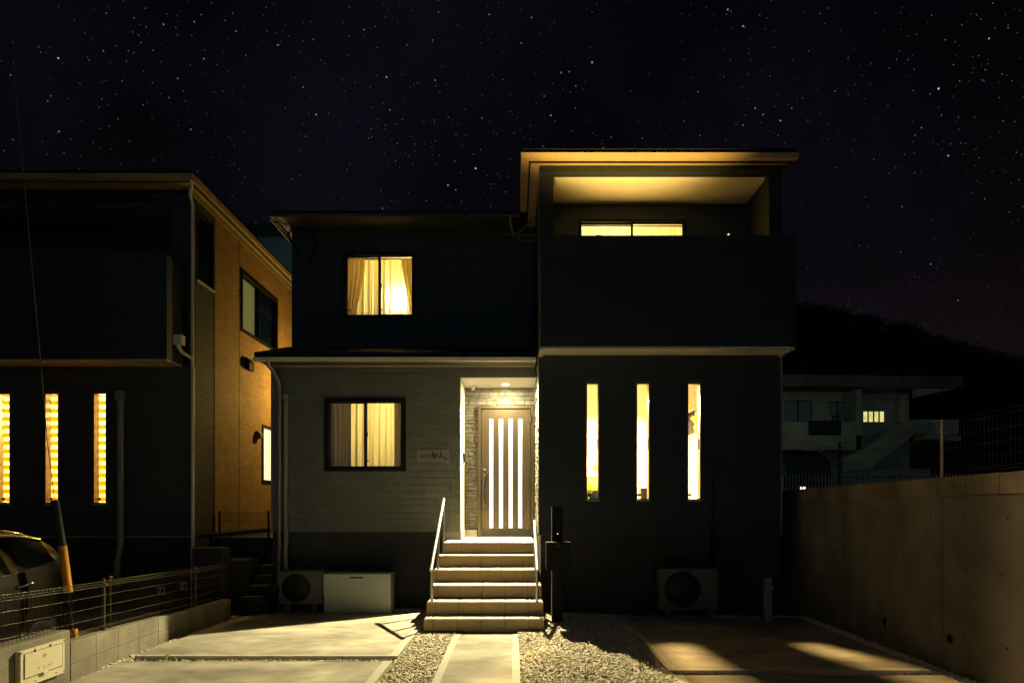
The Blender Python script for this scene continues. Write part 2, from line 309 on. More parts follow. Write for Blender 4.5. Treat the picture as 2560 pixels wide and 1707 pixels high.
# ------------------------------------------------------------------ mesh helpers
class MB:
    def __init__(self): self.v = []; self.f = []; self.smooth = []
    def add(self, vs, fs, smooth=False):
        o = len(self.v); self.v += [tuple(p) for p in vs]; self.f += [tuple(i+o for i in f) for f in fs]; self.smooth += [smooth]*len(fs); return self
    def quad(self, a, b, c, d): return self.add([a, b, c, d], [(0, 1, 2, 3)])
    def box(self, x0, x1, y0, y1, z0, z1, bev=0.0):
        if x1 < x0: x0, x1 = x1, x0
        if y1 < y0: y0, y1 = y1, y0
        if z1 < z0: z0, z1 = z1, z0
        if not bev:
            vs = [(x, y, z) for z in (z0, z1) for (x, y) in ((x0, y0), (x1, y0), (x1, y1), (x0, y1))]
            return self.add(vs, [(3, 2, 1, 0), (4, 5, 6, 7), (0, 1, 5, 4), (1, 2, 6, 5), (2, 3, 7, 6), (3, 0, 4, 7)])
        bev = min(bev, (x1-x0)*.45, (y1-y0)*.45, (z1-z0)*.45)
        def ring(z, i): return [(x0+i+0, y0+bev, z), (x0+bev, y0+i, z), (x1-bev, y0+i, z), (x1-i, y0+bev, z), (x1-i, y1-bev, z), (x1-bev, y1-i, z), (x0+bev, y1-i, z), (x0+i, y1-bev, z)]
        r0 = [(x0+bev, y0+bev, z0), (x0+bev, y0+bev, z0), (x1-bev, y0+bev, z0), (x1-bev, y0+bev, z0), (x1-bev, y1-bev, z0), (x1-bev, y1-bev, z0), (x0+bev, y1-bev, z0), (x0+bev, y1-bev, z0)]
        r3 = [(p[0], p[1], z1) for p in r0]
        vs = r0+ring(z0+bev, 0)+ring(z1-bev, 0)+r3
        fs = []
        for k in range(3):
            for i in range(8):
                j = (i+1) % 8; fs.append((k*8+i, k*8+j, k*8+8+j, k*8+8+i))
        fs.append((0, 6, 4, 2)); fs.append((24, 26, 28, 30))
        return self.add(vs, fs)
    def obox(self, c, half, rot):
        """box centred on c, rotated by Matrix rot"""
        vs = []
        for sz in (-1, 1):
            for (sx, sy) in ((-1, -1), (1, -1), (1, 1), (-1, 1)):
                vs.append(Vector(c)+rot @ Vector((sx*half[0], sy*half[1], sz*half[2])))
        return self.add(vs, [(3, 2, 1, 0), (4, 5, 6, 7), (0, 1, 5, 4), (1, 2, 6, 5), (2, 3, 7, 6), (3, 0, 4, 7)])
    def tube(self, pts, r, n=10, cap=True, closed=False):
        pts = [Vector(p) for p in pts]; rs = r if isinstance(r, (list, tuple)) else [r]*len(pts)
        vs = []; m = len(pts); prev = None
        for i, p in enumerate(pts):
            if closed: d = pts[(i+1) % m]-pts[i-1]
            else: d = (pts[min(i+1, m-1)]-pts[max(i-1, 0)])
            if d.length < 1e-9: d = Vector((0, 0, 1))
            d.normalize()
            if prev is None:
                up = Vector((0, 0, 1)) if abs(d.z) < .9 else Vector((0, 1, 0)); a = d.cross(up).normalized()
            else: a = (prev-d*prev.dot(d)).normalized()
            prev = a; bb = d.cross(a)
            for k in range(n):
                t = 2*math.pi*k/n; vs.append(p+(a*math.cos(t)+bb*math.sin(t))*rs[i])
        fs = []
        for i in range(m if closed else m-1):
            j = (i+1) % m
            for k in range(n):
                q = (k+1) % n; fs.append((i*n+k, i*n+q, j*n+q, j*n+k))
        self.add(vs, fs, True)
        if cap and not closed:
            self.add(vs[:n], [tuple(range(n))[::-1]]); self.add(vs[-n:], [tuple(range(n))])
        return self
    def lathe(self, c, prof, axis='z', n=24):
        c = Vector(c); vs = []
        for (r, h) in prof:
            for k in range(n):
                t = 2*math.pi*k/n; a, b2 = r*math.cos(t), r*math.sin(t)
                vs.append(c+Vector({'z': (a, b2, h), 'y': (a, h, b2), 'x': (h, a, b2)}[axis]))
        fs = []
        for i in range(len(prof)-1):
            for k in range(n):
                q = (k+1) % n; fs.append((i*n+k, i*n+q, (i+1)*n+q, (i+1)*n+k))
        fs.append(tuple(range(n))); fs.append(tuple(range((len(prof)-1)*n, len(prof)*n)))
        return self.add(vs, fs, True)
    def prism(self, poly, a0, a1, axis='x'):
        """poly in the two other axes, extruded along axis"""
        n = len(poly)
        def P(u, w, t): return {'x': (t, u, w), 'y': (u, t, w), 'z': (u, w, t)}[axis]
        vs = [P(u, w, a0) for u, w in poly]+[P(u, w, a1) for u, w in poly]
        fs = [tuple(range(n))[::-1], tuple(range(n, 2*n))]+[(i, (i+1) % n, n+(i+1) % n, n+i) for i in range(n)]
        return self.add(vs, fs)
    def wall(self, axis, plane, thick, u0, u1, z0, z1, holes=()):
        """wall with openings; axis y: faces -Y, axis x: plane is the outer face; thick is signed away from the outer face"""
        us = sorted({u0, u1, *[h[0] for h in holes], *[h[1] for h in holes]}); zs = sorted({z0, z1, *[h[2] for h in holes], *[h[3] for h in holes]})
        us = [u for u in us if u0-1e-9 <= u <= u1+1e-9]; zs = [z for z in zs if z0-1e-9 <= z <= z1+1e-9]
        nu, nz = len(us)-1, len(zs)-1
        def full(i, j):
            if i < 0 or j < 0 or i >= nu or j >= nz: return False
            cu = (us[i]+us[i+1])/2; cz = (zs[j]+zs[j+1])/2
            return not any(h[0] < cu < h[1] and h[2] < cz < h[3] for h in holes)
        def P(u, t, z): return (u, plane+t, z) if axis == 'y' else (plane+t, u, z)
        for i in range(nu):
            for j in range(nz):
                if not full(i, j): continue
                a, b2, c, d = us[i], us[i+1], zs[j], zs[j+1]
                for t in (0, thick): self.quad(P(a, t, c), P(b2, t, c), P(b2, t, d), P(a, t, d))
                if not full(i-1, j): self.quad(P(a, 0, c), P(a, thick, c), P(a, thick, d), P(a, 0, d))
                if not full(i+1, j): self.quad(P(b2, 0, c), P(b2, thick, c), P(b2, thick, d), P(b2, 0, d))
                if not full(i, j-1): self.quad(P(a, 0, c), P(b2, 0, c), P(b2, thick, c), P(a, thick, c))
                if not full(i, j+1): self.quad(P(a, 0, d), P(b2, 0, d), P(b2, thick, d), P(a, thick, d))
        return self
def clean(mb):
    used = sorted({i for f in mb.f for i in f}); mp_ = {o: k for k, o in enumerate(used)}
    out = MB(); out.v = [mb.v[i] for i in used]; out.f = [tuple(mp_[i] for i in f) for f in mb.f]; out.smooth = list(mb.smooth); return out
LOC = {}
def tag(o, label=None, cat=None, group=None, kind=None):
    if label: o['label'] = label
    if cat: o['category'] = cat
    if group: o['group'] = group
    if kind: o['kind'] = kind
    return o
def emit_mesh(name, mb, mat, origin):
    me = bpy.data.meshes.new(name); ox, oy, oz = origin
    me.from_pydata([(x-ox, y-oy, z-oz) for x, y, z in mb.v], [], mb.f)
    me.polygons.foreach_set('use_smooth', mb.smooth)
    me.materials.append(M[mat]); me.validate(); 
    import bmesh
    bm = bmesh.new(); bm.from_mesh(me); bmesh.ops.recalc_face_normals(bm, faces=bm.faces)
    bm.to_mesh(me); bm.free(); me.update()
    return me
def thing(name, loc, label, cat, group=None):
    o = bpy.data.objects.new(name, None); COL.objects.link(o); o.location = loc; LOC[o.name] = tuple(loc)
    o.empty_display_size = 0.1
    return tag(o, label, cat, group)
def part(name, mb, mat, parent, label=None):
    org = LOC[parent.name]; o = bpy.data.objects.new(name, emit_mesh(name, mb, mat, org)); COL.objects.link(o)
    o.parent = parent; LOC[o.name] = org
    if label: o['label'] = label
    return o
def single(name, mb, mat, loc, label, cat, group=None):
    o = bpy.data.objects.new(name, emit_mesh(name, mb, mat, loc)); COL.objects.link(o); o.location = loc; LOC[o.name] = tuple(loc)
    return tag(o, label, cat, group)
def struct(name, mb, mat, kind='structure', label=None):
    o = bpy.data.objects.new(name, emit_mesh(name, mb, mat, (0, 0, 0))); COL.objects.link(o); LOC[o.name] = (0, 0, 0)
    o['kind'] = kind
    if label: o['label'] = label
    return o
def copy_tree(o, parent=None, loc=None):
    c = o.copy(); COL.objects.link(c)
    if parent: c.parent = parent
    if loc is not None: c.location = loc
    for ch in list(o.children): copy_tree(ch, c)
    LOC[c.name] = LOC.get(o.name, (0, 0, 0)); return c

# ================================================================== SETTING
YA, YB, YBAL, YP = 9.85, 8.94, 8.485, 10.76      # facade planes: lower wall, navy block, balcony, porch back / upper wall
XL, XP, XB, XR = -3.915, -0.866, 0.37, 3.92
ZS, ZF = 1.145, 1.016                             # underside of siding, porch floor
m = MB(); m.box(-60, 4.25, -30, 200, -0.5, -0.14); struct('ground', m, 'ground_soil')
m = MB(); m.quad((-60, -8, -0.02), (60, -8, -0.02), (60, 2.2, -0.02), (-60, 2.2, -0.02)); m.box(-60, 60, -8, 2.2, -0.12, -0.02); struct('road', m, 'asphalt')
# raised neighbouring ground to the right and behind
m = MB(); xs = [4.42, 6, 9, 14, 20, 30, 45, 70, 110]; ys = [-10, 2, 6, 10, 14, 18, 22, 28, 34, 40, 55, 80, 130, 200]
def nz_ground(x, y): return 1.55+max(0, y-12)*0.045+max(0, x-10)*0.01
vs = [(x, y, nz_ground(x, y)) for y in ys for x in xs]; nx = len(xs)
m.add(vs, [(j*nx+i, j*nx+i+1, (j+1)*nx+i+1, (j+1)*nx+i) for j in range(len(ys)-1) for i in range(nx-1)])
struct('neighbouring_ground', m, 'ground_soil')

# slabs
def slab_z(y): return 0.0 if y < 7 else -0.085*min(1, (y-7)/2.3)
def slab(name, x0, x1, y0, y1, bx=0.09, by=0.07, left=True, right=True, front=True, tilt=True, label=None):
    """slab with a trowelled border; returns a structure with its border as a part"""
    zf = slab_z if tilt else (lambda y: 0.0)
    a = x0+(bx if left else 0); b2 = x1-(bx if right else 0); c = y0+(by if front else 0)
    ysl = [c]+[t for t in (7.0, 7.6, 8.2, 8.8) if c < t < y1]+[y1]
    mm = MB()
    for i in range(len(ysl)-1):
        p, q = ysl[i], ysl[i+1]
        mm.add([(a, p, zf(p)), (b2, p, zf(p)), (b2, q, zf(q)), (a, q, zf(q))], [(0, 1, 2, 3)])
    mm.box(x0+0.01, x1-0.01, y0+0.01, y1-0.01, -0.13, -0.105)
    o = struct(name, mm, 'slab_concrete', label=label)
    bb = MB(); e = 0.003
    segs = [y0]+[t for t in (7.0, 7.6, 8.2, 8.8) if y0 < t < y1]+[y1]
    for (p0, p1, on, xo) in ((x0, a, left, x0), (b2, x1, right, x1)):
        if not on: continue
        for i in range(len(segs)-1):
            p, q = segs[i], segs[i+1]
            bb.add([(p0, p, zf(p)+e), (p1, p, zf(p)+e), (p1, q, zf(q)+e), (p0, q, zf(q)+e)], [(0, 1, 2, 3)])
            bb.add([(xo, p, zf(p)+e), (xo, q, zf(q)+e), (xo, q, -.13), (xo, p, -.13)], [(0, 1, 2, 3)])
    if front:
        bb.add([(a, y0, zf(y0)+e), (b2, y0, zf(y0)+e), (b2, c, zf(c)+e), (a, c, zf(c)+e)], [(0, 1, 2, 3)])
    bb.add([(x0, y0, zf(y0)+e), (x1, y0, zf(y0)+e), (x1, y0, -.13), (x0, y0, -.13)], [(0, 1, 2, 3)])
    bb.add([(x0, y1, zf(y1)+e), (x1, y1, zf(y1)+e), (x1, y1, -.13), (x0, y1, -.13)], [(0, 1, 2, 3)])
    part('slab_border', bb, 'slab_border', o); return o
slab('driveway', -3.98, -1.22, 6.41, 9.8, left=False, by=0.05)
slab('driveway', -3.98, -1.24, 2.3, 6.2, left=False, front=False)
slab('path', -0.735, 0.057, 2.3, 7.66, bx=0.075, front=False)
slab('driveway', 1.478, 4.0, 5.86, 8.6, right=False, tilt=False, by=0.05)
slab('driveway', 1.478, 4.0, 2.3, 5.70, right=False, front=False, tilt=False)
m = MB(); m.box(-4.9, -3.4, 9.1, 16, -0.16, -0.10); m.box(-12, -4.45, 2.3, 9.6, -0.16, -0.10); struct('side_yard', m, 'slab_concrete')

# gravel: real pebbles in one mesh
def pebbles(areas, size, dens, zfun, seed, name):
    r = np.random.default_rng(seed)
    t = (1+5**.5)/2
    iv = np.array([(-1, t, 0), (1, t, 0), (-1, -t, 0), (1, -t, 0), (0, -1, t), (0, 1, t), (0, -1, -t), (0, 1, -t), (t, 0, -1), (t, 0, 1), (-t, 0, -1), (-t, 0, 1)], float)
    iv /= np.linalg.norm(iv[0])
    fi = np.array([(0, 11, 5), (0, 5, 1), (0, 1, 7), (0, 7, 10), (0, 10, 11), (1, 5, 9), (5, 11, 4), (11, 10, 2), (10, 7, 6), (7, 1, 8), (3, 9, 4), (3, 4, 2), (3, 2, 6), (3, 6, 8), (3, 8, 9), (4, 9, 5), (2, 4, 11), (6, 2, 10), (8, 6, 7), (9, 8, 1)])
    P = []
    for (x0, x1, y0, y1) in areas:
        n = int((x1-x0)*(y1-y0)*dens)
        P.append(np.stack([r.uniform(x0, x1, n), r.uniform(y0, y1, n)], 1))
    P = np.concatenate(P); n = len(P)
    s = size*r.uniform(0.6, 1.35, n)
    V = np.repeat(iv[None], n, 0)*(1+r.uniform(-.18, .18, (n, 12, 1)))
    sc = np.stack([r.uniform(.8, 1.25, n), r.uniform(.55, .95, n), r.uniform(.35, .7, n)], 1)
    V = V*sc[:, None, :]*s[:, None, None]
    a = r.uniform(0, 6.283, n); b = r.normal(0, .45, n); c = r.normal(0, .45, n)
    def rot(A, i, j, th):
        co, si = np.cos(th)[:, None], np.sin(th)[:, None]; p, q = A[:, :, i].copy(), A[:, :, j].copy()
        A[:, :, i] = p*co-q*si; A[:, :, j] = p*si+q*co
    rot(V, 0, 2, b); rot(V, 1, 2, c); rot(V, 0, 1, a)
    Z = zfun(P[:, 0], P[:, 1])+r.uniform(-.012, .012, n)
    V[:, :, 0] += P[:, 0, None]; V[:, :, 1] += P[:, 1, None]; V[:, :, 2] += Z[:, None]
    V = V.reshape(-1, 3); F = (fi[None]+12*np.arange(n)[:, None, None]).reshape(-1, 3)
    me = bpy.data.meshes.new(name); me.vertices.add(len(V)); me.vertices.foreach_set('co', V.ravel())
    me.loops.add(F.size); me.loops.foreach_set('vertex_index', F.ravel().astype(np.int32))
    me.polygons.add(len(F)); me.polygons.foreach_set('loop_start', (np.arange(len(F))*3).astype(np.int32))
    at = me.attributes.new('tone', 'FLOAT', 'POINT'); tone = np.clip(r.normal(.58, .24, n), 0, 1)
    at.data.foreach_set('value', np.repeat(tone, 12).astype(np.float32))
    me.update(calc_edges=True); me.validate(); me.materials.append(M['pebbles'])
    o = bpy.data.objects.new(name, me); COL.objects.link(o); o['kind'] = 'stuff'; o['label'] = 'pale crushed gravel filling the ground between the concrete slabs'
    return o
def zg(x, y):
    base = np.where((x > 0.05) & (x < 1.5), -0.018+0.012*np.sin(x*3.1)*np.sin(y*2.3)+0.012*np.clip((y-6.5), 0, 1), -0.028)
    strip = (x < -1.2) | (x > 1.5); return np.where(strip, -0.045, base)+np.where((x < -3.9) & (y > 7), -0.03*(y-7), 0)
pebbles([(-1.24, -.73, 4.6, 7.9), (.055, 1.5, 4.4, 8.9), (-1.30, -.73, 7.6, 7.9)], 0.0165, 5600, zg, 3, 'gravel')
pebbles([(-4.12, -3.95, 5.4, 9.0), (-4.1, -1.2, 6.2, 6.41), (1.45, 4.2, 5.70, 5.86), (3.98, 4.24, 4.6, 8.9), (1.5, 3.98, 8.6, 8.93), (-1.25, -1.1, 7.8, 9.8)], 0.016, 5200, zg, 5, 'gravel')

# weeds
def tuft(n, h, spread, x, y, z=0.0, width=0.004):
    mm = MB()
    for _ in range(n):
        a = random.uniform(0, 6.28); r0 = random.uniform(0, spread*.3); l = h*random.uniform(.5, 1.1); lean = random.uniform(.2, 1.0)
        p0 = Vector((x+math.cos(a)*r0, y+math.sin(a)*r0, z)); d = Vector((math.cos(a), math.sin(a), 0)); s = Vector((-math.sin(a), math.cos(a), 0))*width*random.uniform(.7, 1.4)
        p1 = p0+d*l*lean*.35+Vector((0, 0, l*.6)); p2 = p0+d*l*lean*.9+Vector((0, 0, l*(1-.35*lean)))
        mm.add([p0-s, p0+s, p1+s*.9, p1-s*.9, p2], [(0, 1, 2, 3), (3, 2, 4)])
    return mm
gm = MB()
for _ in range(58):
    x = random.uniform(.12, 1.35); y = random.uniform(5.0, 7.9)
    if x > 0.7+0.5*(7.9-y): continue
    t = tuft(random.randint(3, 8), random.uniform(.02, .06), .04, x, y, 0.0, 0.0035); gm.add(t.v, t.f)
for _ in range(14):
    x = random.uniform(-3.9, -2.4); t = tuft(random.randint(2, 5), random.uniform(.02, .05), .03, x, random.uniform(6.24, 6.38), -.02, 0.0035); gm.add(t.v, t.f)
for _ in range(12):
    x = random.uniform(1.8, 3.9); t = tuft(random.randint(2, 5), random.uniform(.02, .05), .03, x, random.uniform(5.74, 5.84), -.02, 0.003); gm.add(t.v, t.f)
for _ in range(10):
    x = random.uniform(.02, .3); t = tuft(random.randint(3, 6), random.uniform(.02, .05), .03, x, 7.66+random.uniform(-.03, .02), 0, 0.0035); gm.add(t.v, t.f)
struct('grass', gm, 'leaf_green', 'stuff', 'sparse green grass blades growing up through the gravel')
def weed(x, y, h, label, leaves=9):
    mm = MB()
    for i in range(leaves):
        a = i*2.4+random.uniform(-.3, .3); l = h*random.uniform(.8, 1.3); up = random.uniform(.4, 1.1)
        d = Vector((math.cos(a), math.sin(a), 0)); s = Vector((-math.sin(a), math.cos(a), 0)); c = Vector((x, y, -0.02))
        p = [c+d*l*t+Vector((0, 0, h*up*(t*1.6-t*t*.9))) for t in (0, .35, .7, 1)]; w = [.006, .5*h*.45, .4*h*.45, 0.001]
        vs = []
        for q, ww in zip(p, w): vs += [q-s*ww*.6, q+s*ww*.6]
        mm.add(vs, [(0, 1, 3, 2), (2, 3, 5, 4), (4, 5, 7, 6)], True)
    mm.tube([(x, y, -.05), (x, y, .01+h*.3)], .003, 6)
    single('weed', mm, 'leaf_green', (x, y, 0), label, 'plant')
weed(PX(420, 6.30), 6.31, .075, 'star-shaped leafy weed in the gravel gap of the left driveway', 10)
weed(PX(352, 6.33), 6.33, .04, 'small low weed left of the star-shaped weed in the gravel gap', 7)
weed(PX(1480, 6.05), 6.08, .05, 'dark leafy weed in the middle of the gravel right of the path', 9)
weed(PX(1510, 6.2), 6.28, .045, 'little weed just right of the dark leafy weed in the gravel', 8)

# ================================================================== MAIN HOUSE
house = thing('house', (0, YB, 0), 'two-storey house with lit porch, sliding windows and a dark block with a roofed balcony', 'house')
W2 = (-3.05, -1.755, 2.129, 3.293); W1 = (PX(860, YP), PX(1036, YP), 4.885, 6.0)
TW = [(1.057, 1.245), (1.79, 1.985), (2.538, 2.733)]; TZ = (1.655, 3.385)
BW = (PX(1448, 9.9), PX(1714, 9.9), 4.15, 6.185)
T = 0.13
m = MB(); m.wall('y', YA, T, XL, XB-0.02, ZS, 3.86, [W2, (XP, 5, 0, 3.63)])
m.wall('x', XL, T, YA+T, 16, ZS, 3.86); m.wall('y', 15.95, .1, XL+T, XR, ZS, 6.4)
part('lower_wall', m, 'tile_siding', house, 'grey tile-textured siding of the lower storey beside the porch')
m = MB(); m.wall('y', YP, T, XL, XB-0.02, 3.9, 6.42, [W1]); m.wall('x', XL, T, YP+T, 15.94, 3.87, 6.42)
part('upper_wall', m, 'upper_siding', house)
m = MB(); m.wall('y', YB, T, XB, XR, ZS, 3.775, [(a, b, TZ[0], TZ[1]) for a, b in TW])
m.wall('x', XR, -T, YB+T, 15.9, ZS, 6.5)
m.wall('x', XB+.001, T, YB+T, YP+.5, 3.776, 6.5)
part('dark_wall', m, 'navy_siding', house, 'near-black siding of the projecting block')
# balcony
m = MB(); m.wall('y', YBAL, .15, XB, XR, 3.78, 5.32)
m.wall('x', XB, .15, YBAL+.15, YB, 3.78, 5.32); m.wall('x', XR, -.15, YBAL+.15, YB, 3.78, 5.32)
m.box(XB, .58, YB+.004, YB+.16, 5.30, 6.50); m.box(3.735, XR-.001, YB+.004, YB+.16, 5.30, 6.50); m.box(.58, 3.735, YB+.004, YB+.16, 6.455, 6.50)
m.wall('x', XR-.15, .02, YB+.16, 9.9, 4.0, 6.45)
part('balcony', m, 'navy_siding', house)
m = MB(); m.box(XB+.02, XR-.02, YBAL+.02, YB-.003, 3.765, 3.779); part('balcony_soffit', m, 'white_soffit', house)
m = MB(); m.box(XB-.01, XB+.05, YBAL+.03, YB, 3.74, 3.764); m.box(XR-.06, XR, YBAL+.03, YB, 3.74, 3.764); m.box(XB+.05, XR-.06, YBAL, YBAL+.02, 3.75, 3.778); part('soffit_trim', m, 'trim_light', house)
m = MB(); m.box(.50, XR-.151, YB+.16, 9.9, 6.451, 6.47); part('balcony_ceiling', m, 'white_soffit', house)
m = MB(); m.wall('y', 9.9, .12, .5, XR-.13, 3.9, 6.45, [BW]); m.box(.5, XR-.13, YB+.1, 9.9, 3.9, 3.98); part('balcony_wall', m, 'upper_siding', house)
# roofs
def eave(mb_f, mb_g, x0, x1, y, z, h=.07):
    mb_g.prism([(y, z), (y+.085, z), (y+.085, z+h*.6), (y+.01, z+h), (y-.012, z+h)], x0, x1)
m = MB(); m.box(0.16, 4.02, 8.745, 13.5, 6.569, 6.66); m.prism([(8.72, 6.66), (13.5, 6.66), (13.5, 7.1)], .12, 4.04); part('balcony_roof', m, 'roof_dark', house)
m = MB(); m.box(.24, 3.98, 8.78, 8.863, 6.50, 6.512); m.box(.24, .369, 8.864, 10.9, 6.50, 6.512); part('eave_soffit', m, 'trim_amber_white', house)
m = MB(); m.box(.215, 4.0, 8.755, 8.779, 6.482, 6.564); m.box(.215, .239, 8.78, 10.9, 6.482, 6.564); m.box(.371, 3.93, 8.864, 8.939, 6.455, 6.53); part('fascia', m, 'roof_dark', house)
m = MB(); eave(None, m, .10, 4.04, 8.66, 6.497, .068); m.box(.10, .212, 8.75, 10.28, 6.50, 6.56); part('gutter', m, 'trim_amber_white', house, 'pale gutter under the balcony roof')
m = MB(); m.box(-4.08, .13, 10.30, 16.4, 6.43, 6.53); m.prism([(10.4, 6.531), (16.3, 6.531), (13.5, 7.0)], -2.5, .12); part('upper_roof', m, 'roof_dark', house)
m = MB(); m.box(-4.08, .1, 10.33, YP, 6.405, 6.429); m.box(-4.08, XL, YP, 16, 6.405, 6.429); part('eave_soffit', m, 'eave_brown', house)
m = MB(); eave(None, m, -4.09, .1, 10.24, 6.40, .05); m.box(-4.12, -4.09, 10.3, 16, 6.38, 6.50); part('gutter', m, 'eave_brown', house)
m = MB(); m.prism([(9.40, 3.835), (9.40, 3.925), (YP-.002, 4.355), (YP-.002, 4.22), (YA, 3.90)], -4.0, XB-.022); m.prism([(YA, 3.90), (YP, 4.22), (15.5, 4.22), (15.5, 3.88), (YA, 3.88)], -4.0, XL-.001); part('porch_roof', m, 'roof_dark', house, 'low dark lean-to roof over the ground floor')
m = MB(); m.box(-3.99, XB-.022, 9.43, YA-.002, 3.818, 3.834); part('eave_soffit', m, 'eave_brown', house)
m = MB(); eave(None, m, -4.0, XB-.03, 9.345, 3.785, .05); m.box(XL+.02, XB-.03, YA-.025, YA-.001, 3.80, 3.817); part('gutter', m, 'trim_light', house, 'pale gutter under the lean-to roof')
# foundation
m = MB(); m.box(XL+.02, XP-.01, YA+.02, 15.9, -.3, ZS-.002); m.box(XP-.01, XB, YP-.04, YP+.1, ZF-.02, ZS-.002); m.box(XB+.02, XR-.02, YB+.02, 15.9, -.3, ZS-.002)
part('foundation', m, 'foundation_mortar', house)
m = MB(); m.box(XP-.009, XP+.012, YA+.01, YP-.041, ZF+.001, ZS-.004); m.box(XP+.012, PX(1193, YP), YP-.055, YP-.041, ZF+.001, ZS-.006)
m.box(PX(1108, 9.83), XP+.012, YA-.004, YA+.019, ZF-.05, ZS-.004); part('plinth', m, 'slab_border', house)
# corner trims
m = MB(); m.box(XR-.02, XR+.006, YB-.006, YB+.03, ZS, 3.76); part('corner_trim', m, 'pipe_grey', house); m = MB(); m.box(XL-.006, XL+.02, YA-.006, YA+.03, ZS, 3.8); part('corner_trim', m, 'pipe_grey', house)
# porch
m = MB(); m.wall('x', XP, -.12, YA+T, YP, ZS, 3.628); part('porch_side_wall', m, 'porch_side_siding', house, 'smooth white inner side wall of the porch')
m = MB(); m.box(XP-.1, XB+.1, YA+T+.001, YP+.1, 3.632, 3.70); m.box(XP, XB-.005, YA+.001, YA+T, 3.624, 3.6295); part('porch_ceiling', m, 'white_soffit', house)
m = MB(); m.wall('y', YP+.02, .12, XP-.1, XB+.1, ZS-.1, 3.63, [(PX(1195, YP), PX(1336, YP), 0, PZ(1014, YP))]); m.wall('x', XB+.012, .10, YB+.012, YP+.1, ZS, 3.77); part('porch_wall', m, 'foundation_mortar', house)
def stones(m, axis, plane, u0, u1, z0, z1, out, holes=()):
    z = z0; row = 0
    hs = [.07, .038, .05, .082, .042, .062]
    while z < z1-.01:
        h = random.choice(hs); h = min(h, z1-z); u = u0-random.uniform(0, .2)
        while u < u1:
            w = random.uniform(.09, .22) if h > .05 else random.uniform(.12, .27)
            a, b2 = max(u, u0), min(u+w, u1); u += w
            if b2-a < .02: continue
            g = .003; th = random.uniform(.004, .022); segs = [(a, b2)]
            for (h0, h1, hz0, hz1) in holes:
                if z+h/2 < hz1 and z+h/2 > hz0:
                    ns = []
                    for (p, q) in segs:
                        if q <= h0 or p >= h1: ns.append((p, q))
                        else:
                            if p < h0: ns.append((p, h0))
                            if q > h1: ns.append((h1, q))
                    segs = ns
            for (p, q) in segs:
                if q-p < .015: continue
                tl = [random.uniform(-.006, .006) for _ in range(4)]
                f = lambda uu, tt, zz: (uu, plane-out*tt, zz) if axis == 'y' else (plane-out*tt, uu, zz)
                P = [(p+g, z+g), (q-g, z+g), (q-g, z+h-g), (p+g, z+h-g)]
                i = .006
                Q = [(p+g+i, z+g+i), (q-g-i, z+g+i), (q-g-i, z+h-g-i), (p+g+i, z+h-g-i)]
                vs = [f(uu, -.004, zz) for uu, zz in P]+[f(uu, th*.5, zz) for uu, zz in P]+[f(uu, th+tl[k], zz) for k, (uu, zz) in enumerate(Q)]
                m.add(vs, [(0, 1, 5, 4), (1, 2, 6, 5), (2, 3, 7, 6), (3, 0, 4, 7), (4, 5, 9, 8), (5, 6, 10, 9), (6, 7, 11, 10), (7, 4, 8, 11), (8, 9, 10, 11)])
        z += h
plain('ledge_stone', (0.115, 0.108, 0.09), 0.8, var=0.3, scale=7, bump=0.5, bscale=45)
m = MB(); stones(m, 'y', YP+.018, XP+.002, XB+.01, ZS, 3.63, 1, [(PX(1195, YP)-.0, PX(1336, YP), 0, PZ(1014, YP))]); part('stone_cladding', m, 'ledge_stone', house, 'ledge-stone cladding round the front door')
m = MB(); stones(m, 'x', XB+.010, YB+.0, YP, ZS, 3.76, 1); part('stone_cladding', m, 'ledge_stone', house, 'ledge-stone cladding on the right side of the porch')
m = MB(); m.box(XB-.014, XB+.002, YB-.008, YB+.02, ZS-.02, 6.45); part('corner_trim', m, 'ledge_stone', house)

# front door
dm = lambda px: PX(px, YP)
DZ = lambda py: PZ(py, YP)
m = MB(); zt = DZ(1014); yf = YP-.045
m.box(dm(1195), dm(1203), yf, YP+.05, ZF, zt); m.box(dm(1326.5), dm(1335.7), yf, YP+.05, ZF, zt); m.box(dm(1203), dm(1326.5), yf, YP+.05, DZ(1021), zt)
m.box(dm(1197.5), dm(1201), yf-.006, yf, ZF, zt-.02); m.box(dm(1203), dm(1326.5), yf, YP+.05, ZF-.003, ZF+.008)
door = part('front_door', m, 'door_taupe', house, 'taupe front door with four lit vertical glass strips')
gl = [(1223.3, 1233.4), (1247.4, 1257.6), (1271.5, 1281.7), (1295.2, 1305.4)]
m = MB(); x0, x1, z0, z1 = dm(1203.8), dm(1325), ZF+.012, DZ(1022)
m.wall('y', YP-.025, .04, x0, x1, z0, z1, [(dm(a), dm(b), DZ(1319.6), DZ(1046)) for a, b in gl])
part('leaf', m, 'door_taupe', door)
m = MB()
for a, b in gl:
    m.wall('y', YP-.028, .004, dm(a)-.006, dm(b)+.006, DZ(1319.6)-.006, DZ(1046)+.006, [(dm(a), dm(b), DZ(1319.6), DZ(1046))])
part('glass_surround', m, 'frame_bronze', door)
m = MB()
for k in range(33):
    x = dm(1234)+k*(dm(1294.5)-dm(1234))/32
    if any(dm(a)-.008 < x < dm(b)+.008 for a, b in gl): continue
    m.box(x-.0015, x+.0015, YP-.0265, YP-.0255, z0+.01, z1-.01)
for px in (1233.9, 1247, 1258.2, 1271, 1282.2, 1294.8): m.box(dm(px)-.0018, dm(px)+.0018, YP-.0270, YP-.0256, z0, DZ(1320.5)); m.box(dm(px)-.0018, dm(px)+.0018, YP-.0270, YP-.0256, DZ(1045), z1)
part('panel_grooves', m, 'door_groove', door)
